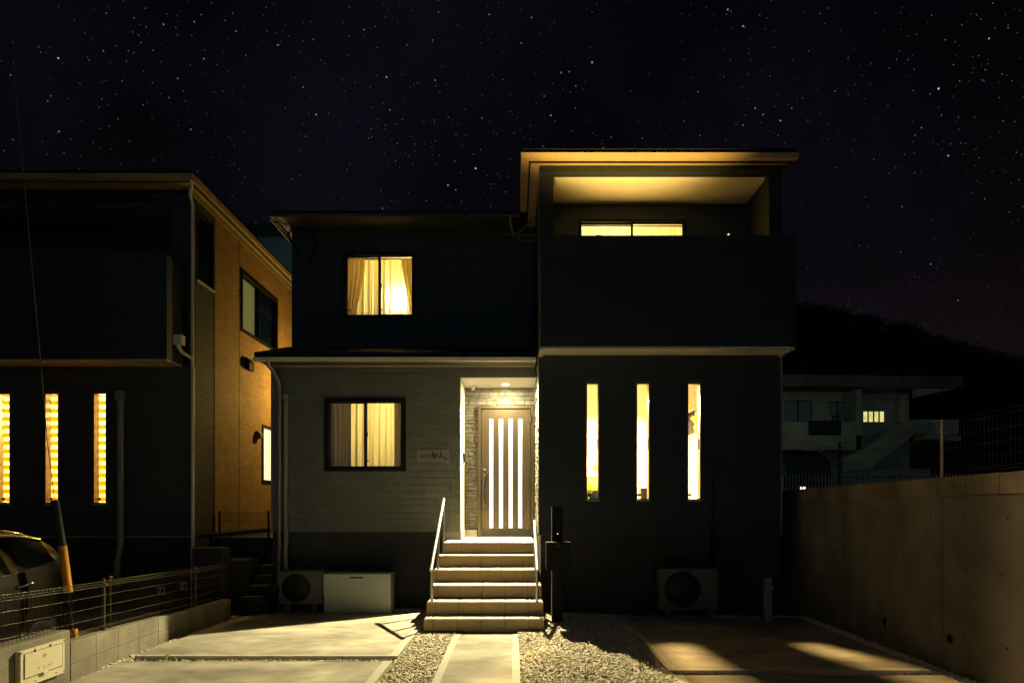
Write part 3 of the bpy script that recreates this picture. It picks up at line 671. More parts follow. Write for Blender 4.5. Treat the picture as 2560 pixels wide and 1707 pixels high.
for a, b in gl:
    m = MB(); m.box(dm(a)+.001, dm(b)-.001, YP-.015, YP-.008, DZ(1319.6)+.001, DZ(1046)-.001); part('glass_strip', m, 'door_glass_lit', door)
m = MB(); hx = dm(1211.5)
m.tube([(hx, YP-.03, DZ(1185)), (hx-.005, YP-.075, DZ(1190)), (hx-.012, YP-.095, DZ(1215)), (hx-.016, YP-.10, DZ(1240)), (hx-.014, YP-.095, DZ(1258)), (hx-.003, YP-.03, DZ(1272))], [.022, .028, .031, .031, .028, .022], 12)
part('handle', m, 'handle_dark', door)
for zz in (DZ(1174.5), DZ(1263.3)):
    m = MB(); m.lathe((hx+.004, YP-.026, zz), [(.022, 0), (.022, -.012), (.017, -.02), (.006, -.022)], 'y', 16); part('lock_cylinder', m, 'steel', door)
for py in (1048, 1152, 1310):
    m = MB(); m.tube([(dm(1326), YP-.055, DZ(py+9)), (dm(1326), YP-.055, DZ(py-9))], .010, 10); part('hinge', m, 'frame_bronze', door)

# windows
def slide_window(parent, x0, x1, z0, z1, Y, glass='window_glass', axis='y', fr=.045, mat='frame_black', lock=True, sash_order=(0, 1)):
    """two-sash sliding window set in an opening; Y is the outer wall plane"""
    def B(mb, a, b2, t0, t1, c, d):
        if axis == 'y': mb.box(a, b2, Y+t0, Y+t1, c, d)
        else: mb.box(Y-t0, Y-t1, a, b2, c, d)
    mb = MB(); e = .012
    B(mb, x0-e, x0+fr, -.018, .09, z0-e, z1+e); B(mb, x1-fr, x1+e, -.018, .09, z0-e, z1+e)
    B(mb, x0+fr, x1-fr, -.018, .09, z0-e, z0+fr); B(mb, x0+fr, x1-fr, -.018, .09, z1-fr, z1+e)
    w = part('window', mb, mat, parent)
    mid = (x0+x1)/2
    for k, (a, b2) in enumerate(((x0+fr, mid+.02), (mid-.02, x1-fr))):
        t0 = .015 if k == sash_order[1] else .05
        sb = MB(); s = .016
        c, d = z0+fr, z1-fr
        sl_, sr_ = (s, .034) if k == 0 else (.034, s); B(sb, a, a+sl_, t0, t0+.028, c, d); B(sb, b2-sr_, b2, t0, t0+.028, c, d); B(sb, a+sl_, b2-sr_, t0, t0+.028, c, c+s); B(sb, a+sl_, b2-sr_, t0, t0+.028, d-s, d)
        part('sash', sb, mat, w)
        gb = MB(); B(gb, a+s, b2-s, t0+.012, t0+.015, c+s, d-s); part('pane', gb, glass, w)
        st = MB(); B(st, a+s+.012, a+s+.055, t0+.008, t0+.010, c+s+.075, c+s+.10); part('sticker', st, 'ink_black', w)
    if lock:
        lb = MB(); B(lb, mid-.006, mid+.024, .03, .075, (z0+z1)/2-.045, (z0+z1)/2-.01); B(lb, mid+.022, mid+.036, .045, .06, (z0+z1)/2-.02, (z0+z1)/2+.035); part('latch', lb, mat, w)
    return w
slide_window(house, *W2, YA, fr=.058)['label'] = 'black-framed sliding window on the ground floor'
slide_window(house, *W1, YP, fr=.032)['label'] = 'black-framed sliding window on the upper floor'
slide_window(house, *BW, 9.9, fr=.03)['label'] = 'wide sliding window at the back of the balcony'
def slot_window(parent, a, b, z0, z1, Y, side=1, glass='window_glass'):
    mb = MB(); f = .014; e = .006
    mb.box(a-e, a+f, Y-.008, Y+.11, z0-e, z1+e); mb.box(b-f, b+e, Y-.008, Y+.11, z0-e, z1+e); mb.box(a+f, b-f, Y-.008, Y+.11, z0-e, z0+f); mb.box(a+f, b-f, Y-.008, Y+.11, z1-f-.03, z1+e)
    w = part('window', mb, 'frame_bronze', parent)
    gb = MB(); gb.box(a+f, b-f, Y+.06, Y+.064, z0+f, z1-f-.03); part('pane', gb, glass, w)
    sb = MB(); sb.box(a-.004, b+.004, Y-.03, Y-.008, z0-.02, z0-.006); part('sill', sb, 'trim_light', w)
    st = MB(); st.box(a+f+.012, a+f+.066, Y+.056, Y+.058, z0+.055, z0+.09); part('sticker', st, 'ink_black', w)
    kb = MB(); kb.box(b-f-.012, b-f, Y+.04, Y+.055, (z0+z1)/2-.12, (z0+z1)/2+.03); part('latch', kb, 'handle_dark', w)
    return w
for i, (a, b) in enumerate(TW): slot_window(house, a, b, TZ[0], TZ[1], YB)['label'] = ('narrow floor-length window showing a shelf and plant inside', 'narrow window between the two others in the dark wall', 'narrow window with the staircase behind it')[i]

# rooms behind the windows
def room(x0, x1, y0, y1, z0, z1, mat='room_wall', front=None, name='room', strip=None):
    mb = MB()
    mb.quad((x0, y1, z0), (x1, y1, z0), (x1, y1, z1), (x0, y1, z1)); mb.quad((x0, y0, z0), (x0, y1, z0), (x0, y1, z1), (x0, y0, z1)); mb.quad((x1, y0, z0), (x1, y1, z0), (x1, y1, z1), (x1, y0, z1))
    mb.quad((x0, y0, z1), (x1, y0, z1), (x1, y1, z1), (x0, y1, z1)); mb.quad((x0, y0, z0), (x1, y0, z0), (x1, y1, z0), (x0, y1, z0))
    if strip: mb.quad((x0, y0, strip), (x1, y0, strip), (x1, y0, z1), (x0, y0, z1))
    return part(name, mb, mat, house)
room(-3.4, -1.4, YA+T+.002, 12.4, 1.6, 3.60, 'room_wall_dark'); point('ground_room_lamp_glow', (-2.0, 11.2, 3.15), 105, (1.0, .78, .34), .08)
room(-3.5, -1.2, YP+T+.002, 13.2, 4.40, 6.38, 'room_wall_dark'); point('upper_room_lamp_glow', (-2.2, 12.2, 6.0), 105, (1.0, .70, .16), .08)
room(.6, 3.75, YB+T+.002, 12.6, ZS+.02, 4.05, strip=3.5); room(.7, 3.4, 10.03, 12.2, 4.10, 6.42); point('balcony_room_lamp_glow', (1.7, 11.2, 6.0), 150, (1.0, .68, .28), .12)
# bedside globe lamp behind the upper curtain
gx, gz = PX(998, YP+.42), PZ(757, YP+.42)
gt = thing('table_lamp', (gx, YP+.42, gz-.5), 'glowing white globe lamp behind the curtain of the upper window', 'lamp')
m = MB(); m.lathe((gx, YP+.42, gz), [(.001, -.12)]+[(.12*math.sin(t), -.12*math.cos(t)) for t in [k*math.pi/12 for k in range(1, 12)]]+[(.001, .12)]); part('globe', m, 'globe_lit', gt)
m = MB(); m.lathe((gx, YP+.42, gz-.5), [(.09, 0), (.09, .02), (.02, .04), (.015, .37), (.05, .385)]); part('stand', m, 'handle_dark', gt)

# curtains
def pleats(x0, x1, z0, z1, Y, amp, waves, edge=None, nz=14, seed=0, axis='y'):
    r = random.Random(seed); mb = MB(); n = int(max(24, waves*14)); ph = [r.uniform(0, 6.28) for _ in range(4)]
    vs = []
    for j in range(nz+1):
        tz = j/nz; z = z1+(z0-z1)*tz
        for i in range(n+1):
            t = i/n; a, b2 = (x0, x1) if edge is None else edge(tz, x0, x1)
            x = a+(b2-a)*t
            y = amp*math.sin(t*waves*6.283+ph[0]+.4*math.sin(tz*2+ph[2]))+amp*.5*math.sin(t*waves*2.3*6.283+ph[1]+tz*.8)
            vs.append((x, Y+y*(.6+.4*tz), z))
    mb.add(vs, [(j*(n+1)+i, j*(n+1)+i+1, (j+1)*(n+1)+i+1, (j+1)*(n+1)+i) for j in range(nz) for i in range(n)], True); return mb
def curtain_set(Y, x0, x1, z0, z1, label, drape, lw, rw, seed, inward=False):
    c = thing('curtain', ((x0+x1)/2, Y, z0), label, 'curtain')
    part('sheer', pleats(x0+.03, x1-.03, z0, z1, Y, .022, 9, seed=seed), 'sheer_curtain', c)
    mb = MB(); mb.tube([(x0-.1, Y-.005, z1+.015), (x1+.1, Y-.005, z1+.015)], .012, 8); part('curtain_rail', mb, 'frame_bronze', c)
    el = lambda t, a, b: (a, a+(b-a)*(1-.55*max(0, min(1, (t-.15)/.75))**1.2)) ; er = lambda t, a, b: (b-(b-a)*(1-.6*max(0, min(1, (t-.1)/.8))), b)
    if not inward: el = er = None
    part('drape', pleats(x0-.06, x0+lw, z0-.03, z1, Y-.05, .026, 4, el, seed=seed+1), drape, c)
    part('drape', pleats(x1-rw, x1+.06, z0-.03, z1, Y-.05, .026, 3, er, seed=seed+2), drape, c)
    return c
curtain_set(YA+.30, W2[0]+.05, W2[1]-.05, W2[2]-.1, W2[3]-.03, 'cream curtain with brown side drapes behind the ground-floor sliding window', 'drape_brown', .30, .17, 3)
curtain_set(YP+.24, W1[0]+.02, W1[1]-.02, W1[2]-.1, W1[3]-.02, 'yellow curtain with tied-back drapes behind the upper-floor window', 'drape_gold', .30, .24, 8, True)
cb = thing('curtain', ((BW[0]+BW[1])/2, 10.1, 4.2), 'pale curtain glowing behind the wide balcony window', 'curtain')
part('sheer', pleats(BW[0]+.04, BW[1]-.04, 4.2, 6.17, 10.12, .02, 9, seed=21), 'sheer_curtain', cb)
m = MB(); m.tube([(BW[0], 10.1, 6.18), (BW[1], 10.1, 6.18)], .012, 8); part('curtain_rail', m, 'frame_bronze', cb)

# things seen in the front room
sh = thing('wall_shelf', (1.45, 12.4, 2.2), 'thin pale shelf on the room wall seen through the leftmost narrow window', 'shelf')
m = MB(); m.box(.9, 2.2, 12.3, 12.59, 2.14, 2.19); part('board', m, 'wood_pale', sh); 
for xx in (1.0, 1.95): m = MB(); m.box(xx, xx+.03, 12.34, 12.59, 2.06, 2.139); part('bracket', m, 'steel', sh)
m = MB(); m.box(1.05, 2.0, 11.9, 12.4, 1.17, 1.55, .01); m.box(1.02, 2.03, 11.87, 12.42, 1.55, 1.58); single('sideboard', m, 'wood_pale', (1.5, 12.1, 1.17), 'pale low sideboard below the shelf inside the leftmost narrow window', 'cabinet')
def houseplant(x, y, z, s, mat, label, n=14):
    t = thing('houseplant', (x, y, z), label, 'plant')
    mm = MB(); mm.lathe((x, y, z), [(s*.28, 0), (s*.36, s*.45), (s*.39, s*.47), (s*.36, s*.5)]); part('pot', mm, 'pot_brown', t)
    mm = MB()
    for i in range(n):
        a = i*2.4; l = s*random.uniform(.6, 1.1); up = random.uniform(.6, 1.5); d = Vector((math.cos(a), math.sin(a), 0)); sd = Vector((-math.sin(a), math.cos(a), 0)); c = Vector((x, y, z+s*.48))
        vs = []
        for tt, ww in ((0, .02), (.3, .16), (.6, .22), (.85, .14), (1, .01)):
            q = c+d*l*tt*.8+Vector((0, 0, s*up*(tt*1.5-tt*tt*.7))); vs += [q-sd*ww*s, q+sd*ww*s]
        mm.add(vs, [(0, 1, 3, 2), (2, 3, 5, 4), (4, 5, 7, 6), (6, 7, 9, 8)], True)
    part('leaves', mm, mat, t); return t
houseplant(1.07, 9.26, 1.46, .26, 'leaf_glow', 'bright green potted plant at the foot of the leftmost narrow window')
houseplant(1.75, 12.42, 2.192, .18, 'leaf_glow', 'small green plant standing on the pale wall shelf', 9)
houseplant(3.40, 11.33, 2.93, .20, 'leaf_yellow', 'yellow-green leafy plant on the indoor stair in the rightmost narrow window', 14)
m = MB(); m.box(.75, 1.5, 9.2, 9.62, ZS+.03, 1.455); single('bench', m, 'wood_pale', (1.1, 9.4, ZS+.03), 'low window bench inside the leftmost narrow window', 'bench')
m = MB(); m.box(1.14, 1.42, 9.26, 9.5, 1.456, 1.80, .01); single('storage_box', m, 'frame_bronze', (1.3, 9.4, 1.456), 'dark box beside the green plant in the leftmost narrow window', 'box')
m = MB(); m.box(1.6, 2.4, 9.2, 9.62, ZS+.03, 1.60); single('bench', m, 'wood_pale', (2.0, 9.4, ZS+.03), 'low window bench inside the middle narrow window', 'bench')
m = MB(); m.box(1.93, 2.2, 9.3, 9.5, 1.601, 1.84, .01); single('storage_box', m, 'frame_bronze', (2.05, 9.4, 1.601), 'dark box standing low in the middle narrow window', 'box')
sc_ = thing('indoor_stair', (3.1, 11.4, 1.2), 'sloping white stair stringers crossing the upper part of the rightmost narrow window', 'stairs')
m = MB()
for zz in (3.29, 2.77): m.prism([(2.62, zz-.30), (3.74, zz+.22), (3.74, zz+.32), (2.62, zz-.20)], 11.38, 11.44, 'y')
part('stringer', m, 'box_white', sc_)
m = MB(); m.prism([(2.64, 2.58), (3.72, 3.08), (3.72, 3.51), (2.64, 3.0)], 11.46, 11.5, 'y'); part('back_panel', m, 'foundation_mortar', sc_)
for x in (2.75, 3.05, 3.40, 3.66): m = MB(); m.box(x-.02, x+.02, 11.40, 11.43, 2.57+(x-2.62)*.464, 2.99+(x-2.62)*.464); part('baluster', m, 'box_white', sc_)
m = MB(); m.lathe((1.95, 11.0, 3.43), [(.26, 0), (.27, .04), (.26, .22), (.02, .23), (.02, .61)]); single('ceiling_lamp', m, 'white_soffit', (1.95, 11.0, 3.43), 'round white ceiling lamp in the room behind the narrow windows', 'lamp')
m = MB(); m.lathe((PX(1640, 12.55), 12.57, PZ(1110, 12.55)), [(.11, 0), (.11, -.03), (.09, -.035)], 'y'); single('wall_clock', m, 'drape_brown', (PX(1640, 12.55), 12.57, PZ(1110, 12.55)), 'round wall clock at the right edge of the middle narrow window', 'clock')

# porch fittings
dl = thing('porch_downlight', (LAMP[0], LAMP[1], 3.62), 'glowing round downlight in the porch ceiling', 'lamp')
m = MB(); m.lathe((LAMP[0], LAMP[1], 3.624), [(.075, 0), (.075, .004), (.055, .006)]); part('ring', m, 'white_soffit', dl)
m = MB(); m.lathe((LAMP[0], LAMP[1], 3.6205), [(.062, 0), (.062, .003)]); part('diffuser', m, 'lamp_disc', dl)
sx, sy = PX(1183, 10.55), 10.55
m = MB(); m.lathe((sx, sy, 3.63), [(.065, 0), (.065, -.018), (.045, -.03), (.03, -.034)]); m.lathe((sx-.005, sy-.01, 3.60), [(.03, 0), (.034, -.02), (.022, -.045), (.004, -.052)]); single('motion_sensor', m, 'box_white', (sx, sy, 3.6), 'small white motion sensor at the left of the porch ceiling', 'sensor')
ic = thing('intercom', (XP, 10.4, 2.35), 'black intercom panel on the white porch side wall', 'intercom')
m = MB(); m.box(XP+.001, XP+.028, 10.34, 10.46, PZ(1153, 10.4), PZ(1134, 10.4), .004); part('panel', m, 'post_black', ic)
m = MB(); m.box(XP+.001, XP+.02, 10.36, 10.44, PZ(1163, 10.4), PZ(1153, 10.4)-.004, .003); part('speaker', m, 'box_white', ic)

# downpipes, ducts (parts of the house)
m = MB(); xp = PX(696, 9.75)
m.tube([(xp-.02, 9.39, 3.79), (xp-.02, 9.41, 3.72), (xp-.01, 9.60, 3.66), (xp, 9.76, 3.55), (xp, 9.79, 3.44), (xp, 9.79, 2.5), (xp, 9.79, .6), (xp, 9.79, -.05)], .030, 12)
for z in (3.2, 2.2, 1.2, .4): m.tube([(xp, 9.79, z-.012), (xp, 9.79, z+.012)], .036, 12)
part('downpipe', m, 'pipe_grey', house)
m = MB(); xd = PX(713, 9.8)
m.tube([(xd, 9.815, 3.30), (xd, 9.80, 1.45), (xd+.01, 9.79, 1.25), (xd+.03, 9.76, 1.05), (xd+.01, 9.78, .85), (xd+.03, 9.74, .52)], [.038, .036, .036, .036, .034, .034], 12)
m.box(xd-.045, xd+.045, 9.76, 9.845, 3.27, 3.36, .01); part('pipe_duct', m, 'pipe_grey', house)
m = MB(); xr = PX(1783, 8.9)
m.tube([(xr, 8.915, 2.0), (xr, 8.915, 1.2)], .008, 8); m.tube([(xr, 8.90, 1.2), (xr, 8.90, .55)], .03, 10); part('pipe_duct', m, 'post_black', house)
m = MB(); m.tube([(XB-.05, 9.88+.03, 3.82), (XB-.05, YA+.9, 3.9)], .02, 8); part('flashing', m, 'pipe_grey', house)
# amber lamp dot at the back wall of the balcony
bl = thing('balcony_switch_lamp', (PX(1823, 9.86), 9.88, PZ(584, 9.86)), 'tiny amber indicator lamp on the balcony back wall', 'lamp')
m = MB(); m.lathe((PX(1823, 9.86), 9.898, PZ(584, 9.86)), [(.011, 0), (.011, -.012), (.007, -.018)], 'y', 12); part('lens', m, 'led_amber', bl)
m = MB(); m.box(PX(1823, 9.86)-.03, PX(1823, 9.86)+.03, 9.878, 9.899, PZ(584, 9.86)-.10, PZ(584, 9.86)-.022); part('housing', m, 'box_white', bl)
# small finial on the parapet
m = MB(); x = PX(1498, YBAL+.08); m.box(x-.035, x+.035, YBAL+.05, YBAL+.11, 5.322, 5.345); m.tube([(x-.02, YBAL+.08, 5.34), (x-.02, YBAL+.08, 5.365)], .012, 8); m.tube([(x+.018, YBAL+.08, 5.34), (x+.018, YBAL+.08, 5.36)], .012, 8)
single('laundry_clip', m, 'ink_black', (x, YBAL+.08, 5.32), 'small dark clip standing on the balcony parapet before the lit window', 'clip')

# service cables
def cable(pts, r, mat, label, steps=8, name='cable'):
    P = [Vector(p) for p in pts]; out = []
    for i in range(len(P)-1):
        a, b, c, d2 = P[max(i-1, 0)], P[i], P[i+1], P[min(i+2, len(P)-1)]
        for k in range(steps):
            t = k/steps; out.append(.5*((2*b)+(-a+c)*t+(2*a-5*b+4*c-d2)*t*t+(-a+3*b-3*c+d2)*t**3))
    out.append(P[-1]); mb = MB(); mb.tube(out, r, 8)
    return single(name, mb, mat, tuple(P[0]), label, 'cable')
q = lambda px, py, Y: (PX(px, Y), Y, PZ(py, Y))
cable([q(1276, 540, 10.2), q(1277, 552, 10.3), q(1280, 572, 10.45), q(1285, 590, 10.6)], .028, 'cable_tan', 'thick tan service cable hanging under the upper eave')
cable([q(1262, 584, 10.6), q(1275, 587, 10.5), q(1293, 583, 10.35), q(1308, 573, 10.2), q(1320, 560, 10.0), q(1326, 549, 9.9), q(1337, 546, 9.6)], .016, 'cable_tan', 'thin tan cable looping from the upper wall to the dark block')
cable([q(733, 571, 10.7), q(745, 571, 10.6), q(760, 575, 10.6), q(776, 586, 10.6), q(786, 602, 10.6), q(784, 625, 10.6), q(776, 640, 10.62), q(770, 650, 10.7)], .018, 'cable_black', 'black cable arching over the left of the upper wall')
cable([q(690, 555, 10.35), q(712, 577, 10.6), q(722, 590, 10.7), q(728, 605, 10.74), q(744, 625, 10.72), q(744, 632, 10.72)], .026, 'cable_black', 'black cable bundle at the left corner of the upper eave')
cable([q(734, 572, 10.7), q(727, 576, 10.6), q(723, 585, 10.6), q(727, 600, 10.7), q(732, 610, 10.75)], .014, 'cable_black', 'small black cable coil at the upper left corner')
br = thing('cable_bracket', q(1310, 590, 10.3), 'small metal cable bracket fixed to the side of the dark block', 'bracket')
m = MB()
for py in (587, 602): m.tube([q(1297, py, 9.95), q(1345, py, 9.2)], .009, 8)
m.tube([q(1297, 586, 9.95), q(1297, 604, 9.95)], .010, 8); part('arm', m, 'pipe_grey', br)

# ---- entrance steps
st = thing('entrance_steps', (-.38, 7.7, 0), 'flight of six beige tiled steps rising to the porch', 'steps')
SY = [7.70, 7.957, 8.245, 8.59, 8.92, 9.2]; SZ = [.15, .323, .497, .67, .843, ZF]
SR = [.376, .374, .370, .315, .312, .305]; SLX = -1.132
for i in range(6):
    y0, z1 = SY[i], SZ[i]; yb = SY[i+1]+.0 if i < 5 else YP-.06; z0 = -.14 if i == 0 else SZ[i-1]-.02
    xr = SR[i]; xl = SLX if i < 5 else -1.06
    m = MB(); ybk = 9.83 if i == 5 else yb+.012
    core_back = YP-.05 if i == 5 else yb+.01
    if i == 5:
        m.box(xl+.004, xr-.004, y0+.012, 9.84, .2, z1-.018); m.box(XP-.0+.013, xr+.04, 9.84, YP-.05, .2, z1-.018)
    else: m.box(xl+.004, xr-.004, y0+.012, yb+.01, -.14 if i == 0 else SZ[i-1]-.018, z1-.018)
    s = part('step', m, 'door_groove', st)
    rt = MB(); tt = MB(); w = .303; g = .0026
    off = -0.20-(0 if i < 3 else 0.0); edges = [xl]
    x = xr-.19
    es = [xr, ]
    while x > xl+.02: es.append(x); x -= w
    es.append(xl); es = es[::-1]
    for a, b2 in zip(es[:-1], es[1:]):
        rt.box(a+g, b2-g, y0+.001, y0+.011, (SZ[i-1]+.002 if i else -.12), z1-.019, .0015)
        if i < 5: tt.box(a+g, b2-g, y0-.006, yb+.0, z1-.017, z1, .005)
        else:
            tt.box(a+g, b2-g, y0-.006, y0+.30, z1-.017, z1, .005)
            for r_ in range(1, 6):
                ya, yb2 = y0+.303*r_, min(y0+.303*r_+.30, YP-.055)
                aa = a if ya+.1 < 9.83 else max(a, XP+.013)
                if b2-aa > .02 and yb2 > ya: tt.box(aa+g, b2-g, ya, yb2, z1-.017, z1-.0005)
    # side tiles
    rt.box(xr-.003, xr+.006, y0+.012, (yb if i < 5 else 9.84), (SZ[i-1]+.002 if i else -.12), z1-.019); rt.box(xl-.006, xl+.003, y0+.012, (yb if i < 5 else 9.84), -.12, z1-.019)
    part('riser_tile', rt, 'riser_tile_shaded', s); part('tread_tile', tt, 'tread_tile_lit', s)
m = MB(); m.box(SLX+.02, .30, 8.0, 9.83, -.14, .14); part('core', m, 'foundation_mortar', st)

# ---- handrails
def handrail(x, pts, posts, label):
    t = thing('handrail', (x, posts[0][0], posts[0][1]), label, 'handrail', 'handrails of the entrance steps')
    m = MB(); P = [(x, y, z) for y, z in pts]; m.tube(P, .0215, 14); part('rail', m, 'rail_metal', t)
    for (y, zb) in posts:
        zt = pts[0][1]+(pts[-1][1]-pts[0][1])*(y-pts[0][0])/(pts[-1][0]-pts[0][0])
        m = MB(); m.tube([(x, y, zb), (x, y, zt-.008)], .0195, 12); m.lathe((x, y, zb), [(.034, 0), (.034, .008), (.018, .012)]); p = part('post', m, 'steel', t)
handrail(-1.075, [(7.90, .735), (9.36, 1.66)], [(7.99, .151), (8.66, .498), (9.27, .844)], 'round handrail on the left of the entrance steps')
handrail(.30, [(7.90, .735), (8.93, 1.345)], [(7.99, .151), (8.62, .498), (8.86, .671)], 'shorter round handrail on the right of the entrance steps')

# ---- black post with mailbox
mp = thing('mailbox_post', (.60, 8.2, 0), 'black post with a black mailbox, right of the steps', 'mailbox')
ym = 8.2
m = MB(); m.box(PX(1380, ym), PX(1407, ym), ym, ym+.09, -.1, PZ(1266, ym), .004); part('post', m, 'post_black', mp)
m = MB(); m.box(PX(1365, ym-.1), PX(1426, ym-.1), ym-.16, ym-.002, PZ(1425, ym-.1), PZ(1354, ym-.1), .008); bx_ = part('mailbox', m, 'post_black', mp)
m = MB(); m.lathe((PX(1395.5, ym-.16), ym-.161, PZ(1364, ym-.16)), [(.011, 0), (.011, -.01)], 'y', 12); part('lock', m, 'steel', bx_)
m = MB(); m.box(PX(1379, ym), PX(1380, ym), ym+.01, ym+.06, 0, PZ(1266, ym)-.01); part('edge_highlight', m, 'steel', mp)  # steel strip stands in for the highlight along the post edge
m = MB(); m.lathe((PX(1394, ym), ym-.001, PZ(1333.7, ym)), [(.007, 0), (.006, -.006)], 'y', 10); part('indicator_light', m, 'led_red', mp)

# ---- air conditioner units
def aircon(x0, x1, z0, z1, y, depth, label, feet):
    t = thing('air_conditioner', ((x0+x1)/2, y, z0-feet), label, 'air conditioner', 'outdoor air conditioner units')
    w = x1-x0; h = z1-z0; cx = x0+w*.39; cz = z0+h*.5; rr = min(h*.44, w*.33)
    m = MB(); n = 40
    outer = []; inner = []
    m.box(x0, x1, y+.02, y+depth, z0, z1, .012)
    # front panel with round opening
    ring = [(cx+rr*math.cos(2*math.pi*k/n), cz+rr*math.sin(2*math.pi*k/n)) for k in range(n)]
    def edge(k):
        a = 2*math.pi*k/n; c, s = math.cos(a), math.sin(a)
        tx = ((x1-.006 if c > 0 else x0+.006)-cx)/c if abs(c) > 1e-6 else 1e9; tz = ((z1-.006 if s > 0 else z0+.006)-cz)/s if abs(s) > 1e-6 else 1e9
        t2 = min(tx, tz); return (cx+c*t2, cz+s*t2)
    outer = [edge(k) for k in range(n)]
    vs = [(a, y, b2) for a, b2 in ring]+[(a, y, b2) for a, b2 in outer]+[(a, y+.03, b2) for a, b2 in ring]+[(a, y+.02, b2) for a, b2 in outer]
    m.add(vs, [(k, (k+1) % n, n+(k+1) % n, n+k) for k in range(n)]+[(k, (k+1) % n, 2*n+(k+1) % n, 2*n+k) for k in range(n)]+[(n+k, n+(k+1) % n, 3*n+(k+1) % n, 3*n+k) for k in range(n)])
    for (a, b2, c, d) in ((x0, x1, z1-.01, z1+.004), ): m.box(a-.006, b2+.006, y-.004, y+depth+.004, c, d, .004)
    part('casing', m, 'ac_beige', t)
    m = MB(); m.lathe((cx, y+.019, cz), [(rr*.99, 0), (rr*.99, -.002)], 'y', 32); part('fan_opening', m, 'ac_dark', t)
    m = MB()
    for k in range(1, 9): 
        r2 = rr*k/8.3; m.tube([(cx+r2*math.cos(6.283*j/32), y-.004, cz+r2*math.sin(6.283*j/32)) for j in range(32)], .0022, 5, closed=True)
    for k in range(8): 
        a = k*math.pi/4+.2; m.tube([(cx, y-.005, cz), (cx+rr*math.cos(a), y-.004, cz+rr*math.sin(a))], .003, 5)
    m.lathe((cx, y-.002, cz), [(rr*.16, 0), (rr*.16, -.008)], 'y', 16); part('fan_grille', m, 'ac_dark', t)
    m = MB(); m.box(x1-w*.17, x1-w*.03, y-.006, y-.001, z0+h*.12, z0+h*.45, .003); part('service_cover', m, 'ac_beige', t)
    for a in (x0+.08, x1-.18):
        m = MB(); m.box(a, a+.10, y+.0, y+depth, z0-feet, z0-.001, .008); part('foot', m, 'block_dark', t)
    return t
aircon(PX(698, 9.35), PX(808, 9.35), .06, .565, 9.33, .27, 'dim air conditioner unit left of the white cabinet by the wall', .14)
aircon(PX(1648, 8.45), PX(1794, 8.45), .13, .70, 8.42, .29, 'dark air conditioner unit at the foot of the dark block', .13)
# ---- white cabinet
wc = thing('utility_cabinet', (-2.4, 9.3, -.07), 'wide pale metal cabinet on the ground beneath the lower window', 'cabinet')
x0, x1 = PX(809, 9.3), PX(976.5, 9.3); zc, zt, zb = PZ(1491, 9.3), PZ(1434, 9.3), -.075
m = MB(); m.prism([(9.30, zc+.002), (9.30, zt-.006), (9.306, zt), (9.62, zt), (9.62, zc+.002)], x0, x1); part('upper_panel', m, 'box_white', wc)
m = MB(); m.prism([(9.335, zb), (9.303, zc-.002), (9.62, zc-.002), (9.62, zb)], x0+.003, x1-.003); part('lower_panel', m, 'box_white', wc)
m = MB(); hx0, hx1 = PX(875, 9.3), PX(908, 9.3); m.box(hx0, hx1, 9.296, 9.2995, PZ(1445, 9.3), PZ(1441, 9.3)); part('handle_slot', m, 'ink_black', wc)
# ---- faucet post
fp = thing('standpipe_tap', (3.45, 8.3, 0), 'short water tap post near the right corner of the dark block', 'tap')
m = MB(); m.box(3.40, 3.50, 8.28, 8.38, -.1, .60, .01); part('post', m, 'pipe_grey', fp)
m = MB(); m.tube([(3.45, 8.28, .52), (3.45, 8.20, .52), (3.45, 8.17, .50), (3.45, 8.165, .46)], .013, 10); m.tube([(3.45, 8.215, .525), (3.45, 8.215, .56)], .009, 8); m.tube([(3.42, 8.215, .565), (3.48, 8.215, .565)], .008, 8); part('tap', m, 'steel', fp)

# ---- name plate
np_ = thing('nameplate', (PX(1083, 9.84), 9.845, PZ(1140, 9.84)), 'grey nameplate with brushed black lettering beside the porch', 'nameplate')
m = MB(); yn = YA-.02; m.box(PX(1042, yn), PX(1124, yn), yn, YA-.001, PZ(1154, yn), PZ(1123, yn), .003); part('plate', m, 'nameplate_grey', np_)
m = MB()
def ink(pts, w):
    P = [(PX(1020+px/18.09, yn), PZ(1100+py/18.09, yn)) for px, py in pts]
    for (a, b2) in zip(P[:-1], P[1:]):
        d = Vector((b2[0]-a[0], 0, b2[1]-a[1])); L_ = d.length
        if L_ < 1e-6: continue
        s = Vector((-d.z, 0, d.x)).normalized()*w*.0010; e = d.normalized()*w*.0004
        A = Vector((a[0], 0, a[1]))-e; B2 = Vector((b2[0], 0, b2[1]))+e
        vs = [A-s, A+s, B2+s, B2-s]; m.add([(v.x, yn-.0015, v.z) for v in vs]+[(v.x, yn-.0005, v.z) for v in vs], [(0, 1, 2, 3), (7, 6, 5, 4), (0, 1, 5, 4), (1, 2, 6, 5), (2, 3, 7, 6), (3, 0, 4, 7)])
